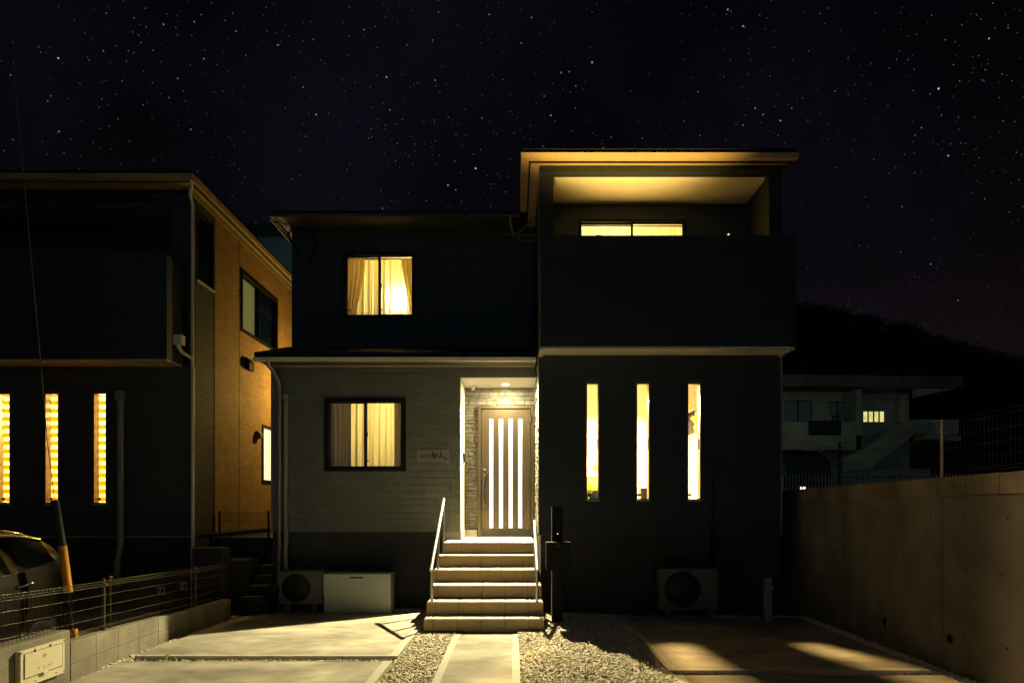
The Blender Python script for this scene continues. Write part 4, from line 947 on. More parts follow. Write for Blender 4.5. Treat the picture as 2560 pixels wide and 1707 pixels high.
for P_, w in [([(570, 790), (600, 620), (640, 780)], 4), ([(575, 720), (630, 720)], 3), ([(560, 790), (640, 790)], 3),
             ([(700, 660), (690, 740), (720, 790), (745, 740), (740, 640)], 3), ([(790, 650), (770, 720), (790, 785), (830, 780), (840, 710), (820, 650), (790, 650)], 3),
             ([(880, 650), (865, 720), (885, 785), (915, 780), (930, 710), (910, 650), (880, 650)], 3),
             ([(975, 630), (1080, 620), (1140, 530)], 6), ([(1070, 610), (1110, 700), (1160, 740)], 9), ([(1000, 690), (1090, 740), (1030, 790)], 6), ([(1140, 560), (1150, 810)], 6),
             ([(1190, 640), (1260, 720), (1180, 760), (1260, 800)], 9), ([(1260, 610), (1320, 605)], 8), ([(1220, 650), (1310, 690), (1370, 700)], 6), ([(1370, 690), (1400, 820)], 9),
             ([(1490, 540), (1495, 780)], 10), ([(1495, 780), (1600, 780)], 6), ([(1640, 710), (1640, 800), (1700, 850)], 9), ([(1700, 860), (1770, 860)], 10)]:
    ink(P_, w)
part('lettering', m, 'ink_black', np_)

# ================================================================== LEFT: block wall, meter box, fence
bw = thing('block_wall', (-4.15, 5.5, 0), 'low concrete block wall between the left driveway and the neighbour', 'wall')
def wx(y): return -4.05-.10*min(1, max(0, (y-5.6)/1.0))-.055*max(0, y-6.6)*.6
def wt(y): return .335-.045*(y-5.6)
m = MB(); y = 5.58; gap = .0035
ys_ = [y+.395*k for k in range(10)]
for k in range(9):
    a, b2 = ys_[k]+gap, ys_[k+1]-gap
    for (za, zb) in ((-.16, .125-.02*k*.4), (.13-.02*k*.4, None)):
        t0, t1 = (wt(a) if zb is None else zb), (wt(b2) if zb is None else zb)
        xa, xb = wx(a), wx(b2); th = .12; bev = .006
        vs = [(xa, a, za), (xb, b2, za), (xb-th, b2, za), (xa-th, a, za), (xa, a, t0-bev), (xb, b2, t1-bev), (xb-th, b2, t1-bev), (xa-th, a, t0-bev), (xa-bev, a+.002, t0), (xb-bev, b2-.002, t1), (xb-th+bev, b2-.002, t1), (xa-th+bev, a+.002, t0)]
        m.add(vs, [(0, 1, 5, 4), (1, 2, 6, 5), (2, 3, 7, 6), (3, 0, 4, 7), (4, 5, 9, 8), (5, 6, 10, 9), (6, 7, 11, 10), (7, 4, 8, 11), (8, 9, 10, 11), (3, 2, 1, 0)])
part('blocks', m, 'block_concrete', bw)
m = MB()
for k in range(9):
    a, b2 = ys_[k], ys_[k+1]
    m.add([(wx(a)-.004, a, -.15), (wx(b2)-.004, b2, -.15), (wx(b2)-.11, b2, -.15), (wx(a)-.11, a, -.15), (wx(a)-.004, a, wt(a)-.012), (wx(b2)-.004, b2, wt(b2)-.012), (wx(b2)-.11, b2, wt(b2)-.012), (wx(a)-.11, a, wt(a)-.012)], [(0, 1, 5, 4), (2, 3, 7, 6), (4, 5, 6, 7)])
part('mortar', m, 'ground_soil', bw)
pl = thing('meter_pillar', (-4.15, 5.1, 0), 'thick concrete end pillar with a rounded edge at the lower left', 'pillar')
m = MB(); XF = -4.03
m.box(XF-.20, XF, 2.4, 5.555, -.15, .455, .012); part('body', m, 'block_concrete', pl)
mbx = thing('meter_box', (XF, 5.17, .1), 'ivory metal meter box cover mounted on the concrete pillar', 'meter box')
X0 = XF+.045; ya, yb_ = 4.93, 5.42; z0_, z1_ = .10, .40
m = MB(); m.box(XF-.001+.002, X0, ya, yb_, z0_, z1_, .004); frm = part('frame', m, 'box_ivory', mbx)
m = MB(); m.wall('x', X0+.004, -.003, ya+.035, yb_-.03, z0_+.07, z1_-.025, [(ya+.038, yb_-.033, z0_+.073, z1_-.028)]); part('lid_gap', m, 'door_groove', frm)
m = MB(); m.box(X0, X0+.006, ya+.04, yb_-.035, z0_+.075, z1_-.030, .002); lid = part('lid', m, 'box_ivory', mbx)
for yy in (ya+.16, ya+.33):
    m = MB(); m.box(X0, X0+.010, yy-.010, yy+.010, z1_-.03, z1_-.004); part('lid_hinge', m, 'box_ivory', lid)
m = MB(); m.box(X0+.006, X0+.022, ya+.215, ya+.275, z0_+.060, z0_+.082, .003); part('pull_tab', m, 'box_ivory', lid)
m = MB()
for (yy, zz) in ((ya+.012, z1_-.012), (yb_-.012, z1_-.012), (yb_-.012, z0_+.02), (ya+.155, z0_+.025), (yb_-.105, z0_+.03)): m.lathe((X0+.0005, yy, zz), [(.006, 0), (.006, .0015)], 'x', 10)
part('screws', m, 'ink_black', frm)
m = MB(); cy_, cz_ = ya+.245, z1_-.085
for rr_, a0, a1 in ((.021, -1.9, 1.9), (.013, 0, 6.283)): 
    m.tube([(X0+.0062, cy_+rr_*math.cos(a0+(a1-a0)*k/20), cz_+rr_*math.sin(a0+(a1-a0)*k/20)) for k in range(21)], .0014, 6)
for yy in (-.005, .004): m.tube([(X0+.0062, cy_+yy, cz_-.008), (X0+.0062, cy_+yy, cz_+.008)], .0013, 6)
def sk(pts): m.tube([(X0+.0062, ya+.245+u, z0_+.125+w) for u, w in pts], .0011, 6)
for P_ in ([(-.07, -.012), (-.066, .012)], [(-.074, .004), (-.056, .006)], [(-.056, .012), (-.060, -.012)], [(-.012, -.008), (0, .012), (.012, -.008)], [(-.007, -.003), (.008, -.003)], [(-.018, -.014), (.018, -.014)],
           [(.038, .010), (.066, .010)], [(.042, .002), (.062, .002)], [(.038, -.012), (.066, -.012), (.066, -.002), (.038, -.002), (.038, -.012)], [(.088, .014), (.088, -.014)]): sk(P_)
part('embossed_marks', m, 'cable_tan', lid)
# mesh fence on the wall
fc = thing('mesh_fence', (-4.15, 5.0, .4), 'bronze wire mesh fence on the low block wall', 'fence')
def fx(y): return wx(y)-.05 if y > 5.6 else -4.10
def ftop(y): return .865-.04*(y-5.0)
ysl = list(np.arange(3.0, 9.1, .0415))
m = MB()
for i, y in enumerate(ysl):
    zb = wt(y)+.03
    zt = ftop(y)
    m.tube([(fx(y)-.02, y, zb), (fx(y), y, zb+.03), (fx(y), y, zt-.05), (fx(y)+.028, y, zt-.03), (fx(y)+.02, y, zt-.004), (fx(y)-.012, y, zt-.004), (fx(y)-.004, y, zt-.045)], .0019, 4, cap=False)
part('upright_wires', m, 'fence_bronze', fc)
m = MB()
for (fr_, dx) in ((1.0, .02), (.985, -.012), (.94, 0), (.90, .024), (.70, .0), (.47, .0), (.24, .0), (.05, .0), (.0, -.02)):
    pts = []
    for y in np.arange(3.0, 9.11, .35):
        zb = wt(y)+.035
        pts.append((fx(y)+dx+.0035, y, zb+(ftop(y)-zb)*fr_))
    m.tube(pts, .0023, 5)
part('cross_wires', m, 'fence_bronze', fc)
for y in (4.3, 6.24, 8.20):
    m = MB(); zb = wt(y) if y > 5.6 else .455; m.tube([(fx(y)-.03, y, zb), (fx(y)-.03, y, ftop(y)+.02)], .017, 12); m.box(fx(y)-.035, fx(y)+.008, y-.02, y+.02, ftop(y)-.06, ftop(y)-.035); part('post', m, 'fence_bronze', fc)
m = MB(); yy = 6.63; m.tube([(fx(yy)-.25, yy+.1, .15), (fx(yy)-.25, yy+.1, .80)], .012, 8)
for z in (.79, .22): m.box(fx(yy)-.27, fx(yy)-.23, yy+.08, yy+.12, z-.012, z+.012)
single('marker_stake', m, 'fence_bronze', (fx(yy)-.25, yy+.1, .15), 'thin metal stake standing behind the left wire mesh fence', 'stake')
# two small plates with marks behind the fence
for i, (px, py) in enumerate(((402, 1476), (458, 1465))):
    Y = 9.46; x = PX(px, Y); z = PZ(py, Y); s = .052
    t = thing('outlet_plate', (x, Y, z), ('brighter pale outlet plate low behind the wire mesh fence', 'dimmer pale outlet plate, right one of the pair behind the mesh fence')[i], 'outlet')
    m = MB(); m.box(x-s, x+s, Y, Y+.03, z-s*1.1, z+s*1.1, .004); part('plate', m, 'plate_white', t)
    m = MB(); m.box(x+.006, x+.036, Y-.002, Y-.0005, z-.035, z+.035); m.box(x-.036, x-.018, Y-.002, Y-.0005, z-.018, z-.004); m.box(x-.036, x-.018, Y-.002, Y-.0005, z+.006, z+.022); part('slots', m, 'ink_black', t)

# guy wire with cover, and its pole
g0 = Vector((-4.66, 6.5, .0)); g1 = Vector((-6.82, 7.43, 14.0))
gw = thing('guy_wire', tuple(g0), 'thin guy wire with a black and orange cover behind the left fence', 'guy wire')
P0 = Vector((PX(190, 6.5), 6.5, -.1)); P1 = Vector((PX(163, 6.5), 6.5, PZ(1470, 6.5))); 
A = lambda px, py: Vector((PX(px, 6.5), 6.5, PZ(py, 6.5)))
m = MB(); m.tube([A(190, 1660), A(171, 1476)], .012, 10); part('rod', m, 'cover_black', gw)
m = MB(); m.tube([A(171.5, 1480), A(156, 1364)], .041, 16); ac_m = MB(); ac_m.tube([A(190, 1640), A(184, 1572)], .036, 12); part('anchor_cover', ac_m, 'cover_orange', gw); part('orange_cover', m, 'cover_orange', gw)
m = MB(); m.tube([A(154.5, 1363), A(145, 1305), A(136.5, 1250)], [.043, .042, .038], 16); part('black_cover', m, 'cover_black', gw)
def gp(px, py, Y): return Vector((PX(px, Y), Y, PZ(py, Y)))
m = MB(); m.tube([A(137, 1252), gp(118, 1100, 6.55), gp(104, 930, 6.62), gp(70, 560, 6.8), gp(44, 280, 6.92), gp(20, 0, 7.02), gp(-60, -900, 7.3), gp(-110, -1330, 7.4)], .0045, 6); part('wire', m, 'pipe_grey', gw)
tp = gp(-112, -1340, 7.42)
up = thing('utility_pole', (tp.x-.16, tp.y, -.1), 'tall concrete utility pole standing left of the parked car', 'utility pole')
m = MB(); m.tube([(tp.x-.2, tp.y, -.1), (tp.x-.2, tp.y, tp.z+.6)], [.17, .11], 16); part('shaft', m, 'pole_concrete', up)
m = MB(); m.box(tp.x-1.1, tp.x+.7, tp.y-.16, tp.y-.08, tp.z-.2, tp.z-.1); part('crossarm', m, 'galv_and_lit_post', up)

# ================================================================== LEFT HOUSE
nh = thing('house', (-8, 9.65, 0), 'neighbouring house at the left with three amber slot windows and a brick side', 'house')
YL, YLB, XLR = 9.65, 9.2, -5.1
LT = [(-8.17, -7.955), (-7.407, -7.19), (-6.642, -6.436)]; LZ = (1.60, 3.37)
m = MB(); m.wall('y', YL, T, -13, XLR, 1.09, 3.77, [(a, b, *LZ) for a, b in LT]); part('front_wall', m, 'charcoal_siding', nh)
m = MB(); m.wall('y', YLB, .15, -13, -5.23, 3.775, 5.35); m.wall('x', -5.23, -.15, YLB+.15, YL, 3.775, 5.35)
m.box(-5.4, -5.231+.131, YL+.001, YL+.15, 5.34, 6.5); m.box(-13, -5.4, YL+.001, YL+.15, 6.42, 6.5); part('balcony', m, 'navy_siding', nh)
m = MB(); m.box(-13, -5.24, YLB+.01, YL-.003, 3.758, 3.774); part('balcony_soffit', m, 'trim_amber_white', nh)
m = MB(); m.wall('x', XLR, -T, YL+T, 10.40, 1.09, 6.5, [(9.83, 10.36, 5.2, 6.32)]); part('side_wall', m, 'dark_brick_siding', nh, 'dark brick strip at the front of the side wall')
SW = (PZ(672.7, 11.42), ); sw = (11.41, 13.15, 4.83, 5.97); bwn = (12.36, 13.0, 2.03, 3.19)
m = MB(); m.wall('x', XLR, -T, 10.40, 18, 1.09, 6.5, [sw, bwn]); part('side_wall', m, 'brown_brick_siding', nh, 'brown brick-pattern side wall lit amber')
m = MB(); m.box(XLR, XLR+.006, 10.385, 10.41, 1.09, 6.48); m.box(XLR, XLR+.004, 11.33, 11.34, 1.09, 6.48); part('joint_trim', m, 'dark_brick_siding', nh)
m = MB(); m.box(-13, XLR-.02, YL+.02, 17.9, -.3, 1.06); part('foundation', m, 'foundation_mortar', nh)
m = MB(); m.box(-13, XLR+.01, YL-.012, YL+.02, 1.062, 1.085); part('base_trim', m, 'pipe_grey', nh)
m = MB(); m.wall('y', 10.9, .12, -13, XLR-T, 3.8, 6.45, [(-8.5, -7.72, 4.2, 6.02), (-7.66, -6.9, 4.2, 6.02)]); m.box(-13, XLR-T, YL+.16, 11, 3.85, 3.95); part('balcony_wall', m, 'charcoal_siding', nh)
m = MB(); m.box(-13, XLR-.14, YL+.15, 10.9, 6.43, 6.45); part('balcony_ceiling', m, 'pipe_grey', nh)
for a, b in ((-8.48, -7.74), (-7.64, -6.92)):
    m = MB(); m.wall('y', 10.93, .05, a, b, 4.2, 6.0, [(a+.06, b-.06, 4.28, 5.94)]); w = part('window', m, 'frame_bronze', nh); m = MB(); m.box(a+.06, b-.06, 10.95, 10.955, 4.28, 5.94); part('pane', m, 'blue_pane', w)
# roof & gutters
m = MB(); m.box(-13.3, -4.93, 9.36, 18.5, 6.602, 6.70); m.add([(-13.2, 9.4, 6.701), (-5, 9.4, 6.701), (-5, 18.4, 6.701), (-13.2, 18.4, 6.701), (-9.5, 13.9, 8.0), (-8.6, 13.9, 8.0)], [(0, 1, 5, 4), (1, 2, 5), (2, 3, 4, 5), (3, 0, 4), (3, 2, 1, 0)]); part('roof', m, 'roof_dark', nh)
m = MB(); m.box(-13.2, -4.97, 9.40, YL, 6.55, 6.565); m.box(XLR, -4.97, YL, 18.4, 6.55, 6.565); part('eave_soffit', m, 'eave_tan', nh)
m = MB(); m.box(-13.2, -4.971, 9.385, 9.40, 6.53, 6.6015); m.box(-4.97, -4.955, 9.385, 18.4, 6.50, 6.6015); part('fascia', m, 'eave_brown', nh)
m = MB(); m.prism([(9.27, 6.535), (9.36, 6.535), (9.38, 6.60), (9.25, 6.60)], -13.2, -4.87); m.prism([(-4.95, 6.535), (-4.88, 6.535), (-4.865, 6.60), (-4.95, 6.60)], 9.25, 18.4, 'y'); part('gutter', m, 'eave_tan', nh, 'long pale gutter running back along the side eave')
m = MB(); m.box(XLR-.002, XLR+.02, YL, 18.3, 6.47, 6.549); part('frieze_board', m, 'eave_tan', nh)
# downpipes
m = MB(); x = PX(481.5, 9.6)
m.tube([(-4.93, 9.33, 6.54), (-4.94, 9.36, 6.48), (x-.0, 9.52, 6.40), (x, 9.60, 6.30), (x, 9.60, 4.5), (x, 9.60, 2), (x, 9.60, -.1)], .026, 12)
for z in (5.6, 4.6, 3.0, 2.0): m.tube([(x, 9.6, z-.012), (x, 9.6, z+.012)], .032, 12)
m.tube([q(446, 850, 9.25), q(446, 868, 9.25), q(455, 880, 9.3), q(470, 890, 9.5), q(481, 899, 9.6)], .026, 12); m.box(PX(436, 9.25), PX(458, 9.25), 9.21, 9.32, PZ(862, 9.25), PZ(837, 9.25), .01)
part('downpipe', m, 'trim_light', nh)
m = MB(); x = PX(297, 9.55); m.tube([(x, 9.59, 3.25), (x, 9.59, .95), (x-.03, 9.56, .7), (x-.02, 9.56, .3)], .048, 14); m.box(x-.065, x+.065, 9.53, 9.645, 3.22, 3.36, .015); part('pipe_duct', m, 'pipe_grey', nh)
# side windows
slide_window(nh, *sw, XLR, 'dim_glass', 'x', .05)['label'] = 'dark-framed side window, its left pane dimly lit'
m = MB(); m.quad((XLR-.12, sw[0]+.05, sw[2]+.05), (XLR-.12, (sw[0]+sw[1])/2, sw[2]+.05), (XLR-.12, (sw[0]+sw[1])/2, sw[3]-.05), (XLR-.12, sw[0]+.05, sw[3]-.05)); part('lit_curtain', m, 'dim_pane', nh)
m = MB(); m.wall('x', XLR+.02, -.09, bwn[0]-.01, bwn[1]+.01, bwn[2]-.01, bwn[3]+.01, [(bwn[0]+.05, bwn[1]-.05, bwn[2]+.05, bwn[3]-.05)]); w = part('window', m, 'frame_black', nh, 'small bright frosted window low on the side wall'); m = MB(); m.box(XLR-.04, XLR-.03, bwn[0]+.05, bwn[1]-.05, bwn[2]+.05, bwn[3]-.05); part('pane', m, 'frosted_lit', w)
m = MB(); m.wall('x', XLR+.006, -.05, 9.83, 10.36, 5.2, 6.32, [(9.86, 10.33, 5.23, 6.29)]); w = part('side_opening', m, 'frame_black', nh); m = MB(); m.box(XLR-.01, XLR+.03, 9.82, 10.37, 5.17, 5.198); part('sill', m, 'trim_light', w)
for (px, py, s) in ((617, 911, .11), (642, 1087, .07)):
    Y = 5.1*FPX/(CX-px); z = PZ(py, Y); m = MB(); m.prism([(XLR+.002, z-s), (XLR+.10, z-s), (XLR+.10, z+s*.2), (XLR+.05, z+s), (XLR+.002, z+s)], Y-s, Y+s, 'y'); part('vent_hood', m, 'frame_bronze' if s < .1 else 'frame_black', nh)
# slot windows with blinds
for i, (a, b) in enumerate(LT):
    w = slot_window(nh, a, b, LZ[0], LZ[1], YL)
    m = MB(); z = LZ[0]+.03
    while z < LZ[1]-.05:
        m.box(a-.085, b-.105, YL+.20, YL+.204, z, z+.068); z += .13
    part('blind', m, 'blind_slat', w)
m = MB(); x0, x1, y0, y1, z0, z1 = -8.8, -6.1, YL+T+.002, 11.8, 1.2, 3.6
m.quad((x0, y1, z0), (x1, y1, z0), (x1, y1, z1), (x0, y1, z1)); m.quad((x0, y0, z0), (x0, y1, z0), (x0, y1, z1), (x0, y0, z1)); m.quad((x1, y0, z0), (x1, y1, z0), (x1, y1, z1), (x1, y0, z1)); m.quad((x0, y0, z1), (x1, y0, z1), (x1, y1, z1), (x0, y1, z1)); m.quad((x0, y0, z0), (x1, y0, z0), (x1, y1, z0), (x0, y1, z0)); part('room', m, 'room_wall', nh)
point('neighbour_room_lamp_glow', (-7.2, 11.0, 3.2), 760, (1.0, .58, .12), .15)

# gap between the houses
gs = thing('side_steps', (-4.0, 9.3, 0), 'dark narrow concrete steps between the two houses', 'steps')
gy = [9.30, 9.62, 9.88, 10.10, 10.46]; gz_ = [.17, .306, .44, .577, .716]
for i in range(5):
    m = MB(); m.box(-4.20, -3.72 if i < 2 else -3.93, gy[i], gy[i+1] if i < 4 else 10.8, -.15, gz_[i], .006); part('step', m, 'foundation_mortar', gs)
m = MB(); m.box(XLR+.003, -4.205, 10.44, 18, -.15, 1.0); m.box(-4.205, XL-.003, 10.8, 18, -.15, .98); m.box(XLR+.003, -4.18, 10.42, 10.52, 1.0, 1.02); 
single('terrace_wall', m, 'foundation_mortar', (-4.6, 10.44, 0), 'low terrace wall closing the gap between the houses', 'wall')
m = MB(); m.box(XLR+.01, -4.22, 9.62, 10.4, -.15, .70); m.box(-4.9, -4.45, 9.3, 9.6, -.15, .92); single('garden_wall', m, 'foundation_mortar', (-4.6, 9.7, 0), 'dark stepped garden wall beside the narrow side steps', 'wall')
gf = thing('mesh_fence', (-4.65, 10.48, 1.02), 'small dark mesh fence in the gap between the two houses', 'fence')
m = MB()
for k in range(30):
    x = -5.04+k*.0285; m.tube([(x, 10.48, 1.03), (x, 10.48, 1.40), (x, 10.455, 1.425), (x, 10.48, 1.45)], .0022, 4, cap=False)
for z in (1.06, 1.15, 1.30, 1.40, 1.45): m.tube([(-5.06, 10.477, z), (-4.2, 10.477, z)], .0026, 5)
part('mesh', m, 'fence_dark', gf)
for x, zb in ((-5.06, 1.02), (-4.22, .72)):
    m = MB(); m.tube([(x, 10.50, zb), (x, 10.50, 1.475)], .018, 10); part('post', m, 'fence_dark', gf)
# amber wall lamp on the hidden side of the house
wl = thing('wall_lamp', (-3.93, 13.3, 3.75), 'amber wall lamp on the side wall facing the narrow gap', 'lamp')
m = MB(); m.box(-3.96, -3.916, 13.24, 13.36, 3.68, 3.86, .006); part('backplate', m, 'frame_black', wl); m = MB(); m.tube([(-3.985, 13.3, 3.70), (-3.985, 13.3, 3.82)], .022, 12); part('shade', m, 'lamp_amber', wl)

# ================================================================== CAR
def car(loc, L_=3.75, W_=1.62, H_=1.44, paint='car_paint', label='', tail=('tail_red', 'tail_red'), rz=0.0):
    """hatchback, nose towards -Y, built about the origin then moved"""
    t = thing('parked_car', (0, 0, 0), label, 'car')
    # stations: y, zlow, belt, roof, halfwidth body, halfwidth roof
    S = [(-1.87, .42, .60, .62, .62, .55), (-1.80, .26, .66, .70, .74, .60), (-1.55, .20, .74, .80, .79, .62), (-1.15, .20, .86, .93, .81, .62), (-.90, .20, .92, 1.00, .81, .60),
         (-.55, .20, .93, 1.22, .81, .60), (-.20, .20, .94, 1.385, .81, .60), (.30, .20, .96, 1.44, .81, .61), (.80, .20, .985, 1.435, .81, .605), (1.15, .20, 1.02, 1.405, .81, .59),
         (1.45, .20, 1.07, 1.345, .80, .565), (1.63, .21, 1.06, 1.27, .775, .54), (1.74, .24, 1.00, 1.13, .75, .54), (1.83, .30, .90, .96, .70, .55), (1.87, .42, .78, .80, .66, .52)]
    def prof(s):
        y, zl, zb, zr, wb, wr = s
        h = zb-zl
        pts = [(0, zl), (wb*.80, zl), (wb*.96, zl+h*.10), (wb*1.0, zl+h*.42), (wb*.985, zl+h*.78), (wb*.945, zb)]
        d = zr-zb
        pts += [(wb*.945+(wr-wb*.945)*.5, zb+d*.48), (wr+.012, zb+d*.86), (wr*.86, zb+d*.975), (wr*.5, zr+.008), (0, zr+.014)]
        return [(x, y, z) for x, z in pts]
    rows = [prof(s) for s in S]; n = len(rows[0])
    body = MB(); gls = {'windscreen': MB(), 'rear_window': MB(), 'side_window': MB(), 'side_window2': MB()}
    def grid(sgn):
        vs = [(p[0]*sgn, p[1], p[2]) for r_ in rows for p in r_]
        fb, fg = [], {'side': [], 'ws': [], 'rw': []}
        for i in range(len(rows)-1):
            for j in range(n-1):
                f = (i*n+j, i*n+j+1, (i+1)*n+j+1, (i+1)*n+j)
                yc = (S[i][0]+S[i+1][0])/2
                side_glass = j in (5, 6) and -.60 < yc < 1.47
                wsn = j >= 8 and -.92 < yc < -.2; rwn = j >= 8 and 1.45 < yc < 1.78
                (fg['side'] if side_glass else fg['ws'] if wsn else fg['rw'] if rwn else fb).append(f)
        return vs, fb, fg
    for sgn in (1, -1):
        vs, fb, fg = grid(sgn); body.add(vs, fb, True)
        gls['windscreen'].add(vs, fg['ws'], True); gls['rear_window'].add(vs, fg['rw'], True); gls['side_window' if sgn > 0 else 'side_window2'].add(vs, fg['side'], True)
    ends = rows[0], rows[-1]
    for e in ends:
        vs = [(p[0], p[1], p[2]) for p in e]+[(-p[0], p[1], p[2]) for p in e[::-1]]; body.add(vs, [tuple(range(len(vs)))])
    bo = part('body', clean(body), paint, t); 
    for kk, gm_ in gls.items(): part(kk.rstrip('2'), clean(gm_), 'car_glass', t)
    tr = MB()
    for sgn in (1, -1):
        bot = [(sgn*(s[4]*.945+.006), s[0], s[2]+.004) for s in S[4:11]]
        tr.tube(bot+[(sgn*(S[10][4]*.93), 1.50, 1.10)], .007, 6)
        top = [(sgn*(s[5]+.020), s[0], s[2]+(s[3]-s[2])*.87) for s in S[5:11]]; tr.tube(top, .014, 6)
        top2 = [(sgn*(s[5]*.80), s[0], s[3]+.004) for s in S[6:12]]; tr.tube(top2, .014, 6)
    part('window_trim', tr, 'chrome', t)
    pm = MB()
    for sgn in (1, -1):
        for yy in (.42,): pm.tube([(sgn*.80, yy, .97), (sgn*.60, yy, 1.41)], .028, 6)
    part('door_pillar', pm, 'frame_black', t)
    for sgn in (1, -1):
        for yy in (.12, .98):
            hm = MB(); hm.tube([(sgn*.80, yy-.09, .86), (sgn*.835, yy-.07, .87), (sgn*.838, yy+.06, .88), (sgn*.805, yy+.09, .885)], .012, 8); part('door_handle', hm, 'chrome', t)
        tm = MB(); tm.box(sgn*.56, sgn*.68, 1.68, 1.80, .78, .96, .02); part('tail_light', tm, tail[0 if sgn > 0 else 1], t)
        hm = MB(); hm.box(sgn*.44, sgn*.70, -1.86, -1.74, .56, .68, .03); part('headlight', hm, 'chrome', t)
        mm = MB(); mm.box(sgn*.82, sgn*.98, -.72, -.60, .93, 1.04, .03); part('wing_mirror', mm, paint, t)
        for yy in (-1.18, 1.18):
            wm = MB(); wm.lathe((sgn*.70, yy, .29), [(.17, -.09), (.27, -.09), (.29, -.06), (.29, .06), (.27, .09), (.17, .09)], 'x', 28); w = part('wheel', wm, 'rubber', t)
            rm = MB(); rm.lathe((sgn*.73, yy, .29), [(.18, -.07), (.18, .065), (.15, .075), (.04, .055)], 'x', 24); part('rim', rm, 'frame_black', w)
    sc = (W_/1.64, L_/3.74, H_/1.45)
    for o in t.children_recursive: pass
    t.scale = sc; t.location = loc; t.rotation_euler = (0, 0, rz); return t
car((-5.82, 5.30, -.10), label='dark hatchback parked at the far left behind the wire fence')
c2 = car((9.15, 20.6, 1.92), paint='car_paint_grey', label='grey car in the dark lane far right with a glowing orange tail lamp', tail=('tail_lit', 'tail_red'), rz=R(176))
c2['group'] = None if False else 'cars parked by the houses'

# ================================================================== RIGHT: retaining wall
rw = thing('retaining_wall', (4.3, 6, 0), 'tall board-marked concrete retaining wall along the right side', 'wall')
m = MB()
rt = lambda y: 1.685-.0165*(y-5.1)
y0, y1 = 2.2, 14
m.add([(4.25, y0, -.3), (4.25, y1, -.3), (4.25, y1, rt(y1)), (4.25, y0, rt(y0)), (4.45, y0, -.3), (4.45, y1, -.3), (4.45, y1, rt(y1)), (4.45, y0, rt(y0))], [(0, 1, 2, 3), (4, 5, 6, 7), (3, 2, 6, 7), (0, 3, 7, 4), (1, 2, 6, 5)])
part('wall_body', m, 'wall_concrete', rw)
m = MB(); yy = y0
while yy < y1:
    a, b2 = yy+.004, yy+.386
    m.add([(4.225, a, rt(a)+.002), (4.225, b2, rt(b2)+.002), (4.225, b2, rt(b2)+.185), (4.225, a, rt(a)+.19), (4.42, a, rt(a)+.002), (4.42, b2, rt(b2)+.002), (4.42, b2, rt(b2)+.185), (4.42, a, rt(a)+.19)], [(0, 1, 2, 3), (4, 5, 6, 7), (3, 2, 6, 7), (0, 3, 7, 4), (1, 2, 6, 5), (0, 1, 5, 4)]); yy += .39
part('coping_blocks', m, 'coping_concrete', rw)
m = MB()
for y in (6.05, 7.9, 4.2):
    m.box(4.2485, 4.2499, y-.004, y+.004, 0, rt(y)-.01)
for y in np.arange(4.4, 9, .45):
    for z in (.35, 1.0, 1.5):
        if random.random() < .75: m.lathe((4.2495, y+random.uniform(-.04, .04), z+random.uniform(-.03, .03)), [(.016, 0), (.014, -.0015)], 'x', 12)
part('form_marks', m, 'ground_soil', rw)
for (px, py) in ((2376, 1597), (2214, 1553)):
    Y = 4.25*FPX/(px-CX); m = MB(); m.lathe((4.249, Y, PZ(py, Y)), [(.055, -.004), (.055, .0), (.045, .001)], 'x', 20); w = part('weep_pipe', m, 'pipe_grey', rw); m = MB(); m.lathe((4.246, Y, PZ(py, Y)), [(.044, 0), (.044, -.002)], 'x', 20); part('weep_hole', m, 'ink_black', w)
rf = thing('mesh_fence', (4.35, 6, 1.88), 'dark wire mesh fence on top of the tall retaining wall', 'fence')
ft = lambda y: rt(y)+.19+.575; fb_ = lambda y: rt(y)+.19
m = MB()
for y in np.arange(2.4, 13.8, .05): m.tube([(4.35, y, fb_(y)+.04), (4.35, y, ft(y)-.05), (4.325, y, ft(y)-.03), (4.345, y, ft(y))], .0021, 4, cap=False)
for f_ in (.07, .12, .3, .5, .7, .91, 1.0): m.tube([(4.347, 2.4, fb_(2.4)+.575*f_), (4.347, 13.8, fb_(13.8)+.575*f_)], .0028, 5)
part('mesh', m, 'fence_bronze', rf)
for i, y in enumerate((4.24, 6.18, 8.12, 10.06, 12.0)):
    m = MB(); m.tube([(4.33, y, fb_(y)-.0), (4.33, y, ft(y)+.015)], .016, 12); part('post', m, 'galv_and_lit_post' if i in (0, 1) else 'fence_dark', rf, 'metal post with the light on it put into a tan colour' if i == 1 else None)  # posts in the light get a paler colour, the others a dark one

# ================================================================== BACKGROUND right
YH = 36.0; S_ = YH/FPX
hx_ = lambda px: PX(px, YH); hz_ = lambda py: PZ(py, YH)
dh = thing('house', (hx_(2100), YH, 2.6), 'distant concrete flat-roofed house at the right with one lit window', 'house')
WA = (hx_(1962), hx_(2030), hz_(1070), hz_(1001)); WB2 = (hx_(2072), hx_(2118), hz_(1080), hz_(1003)); WC = (hx_(2158), hx_(2213), hz_(1056), hz_(1026))
m = MB(); m.wall('y', YH, .2, hx_(1870), hx_(2273), 2.3, hz_(975), [WA, WB2, WC]); m.wall('x', hx_(2273), -.2, YH+.2, YH+7, 2.3, hz_(975)); m.box(hx_(2240), hx_(2250), YH-.8, YH, hz_(1058), hz_(990)); m.box(hx_(2105), hx_(2118), YH-1.5, YH-.3, 2.3, hz_(985)); part('wall', m, 'plaster_grey', dh)
m = MB(); m.prism([(hx_(1860), hz_(949)), (hx_(2360), hz_(955)), (hx_(2354), hz_(979)), (hx_(2325), hz_(981)), (hx_(1860), hz_(977))], YH-1.6, YH+7, 'y'); part('roof', m, 'block_dark', dh)
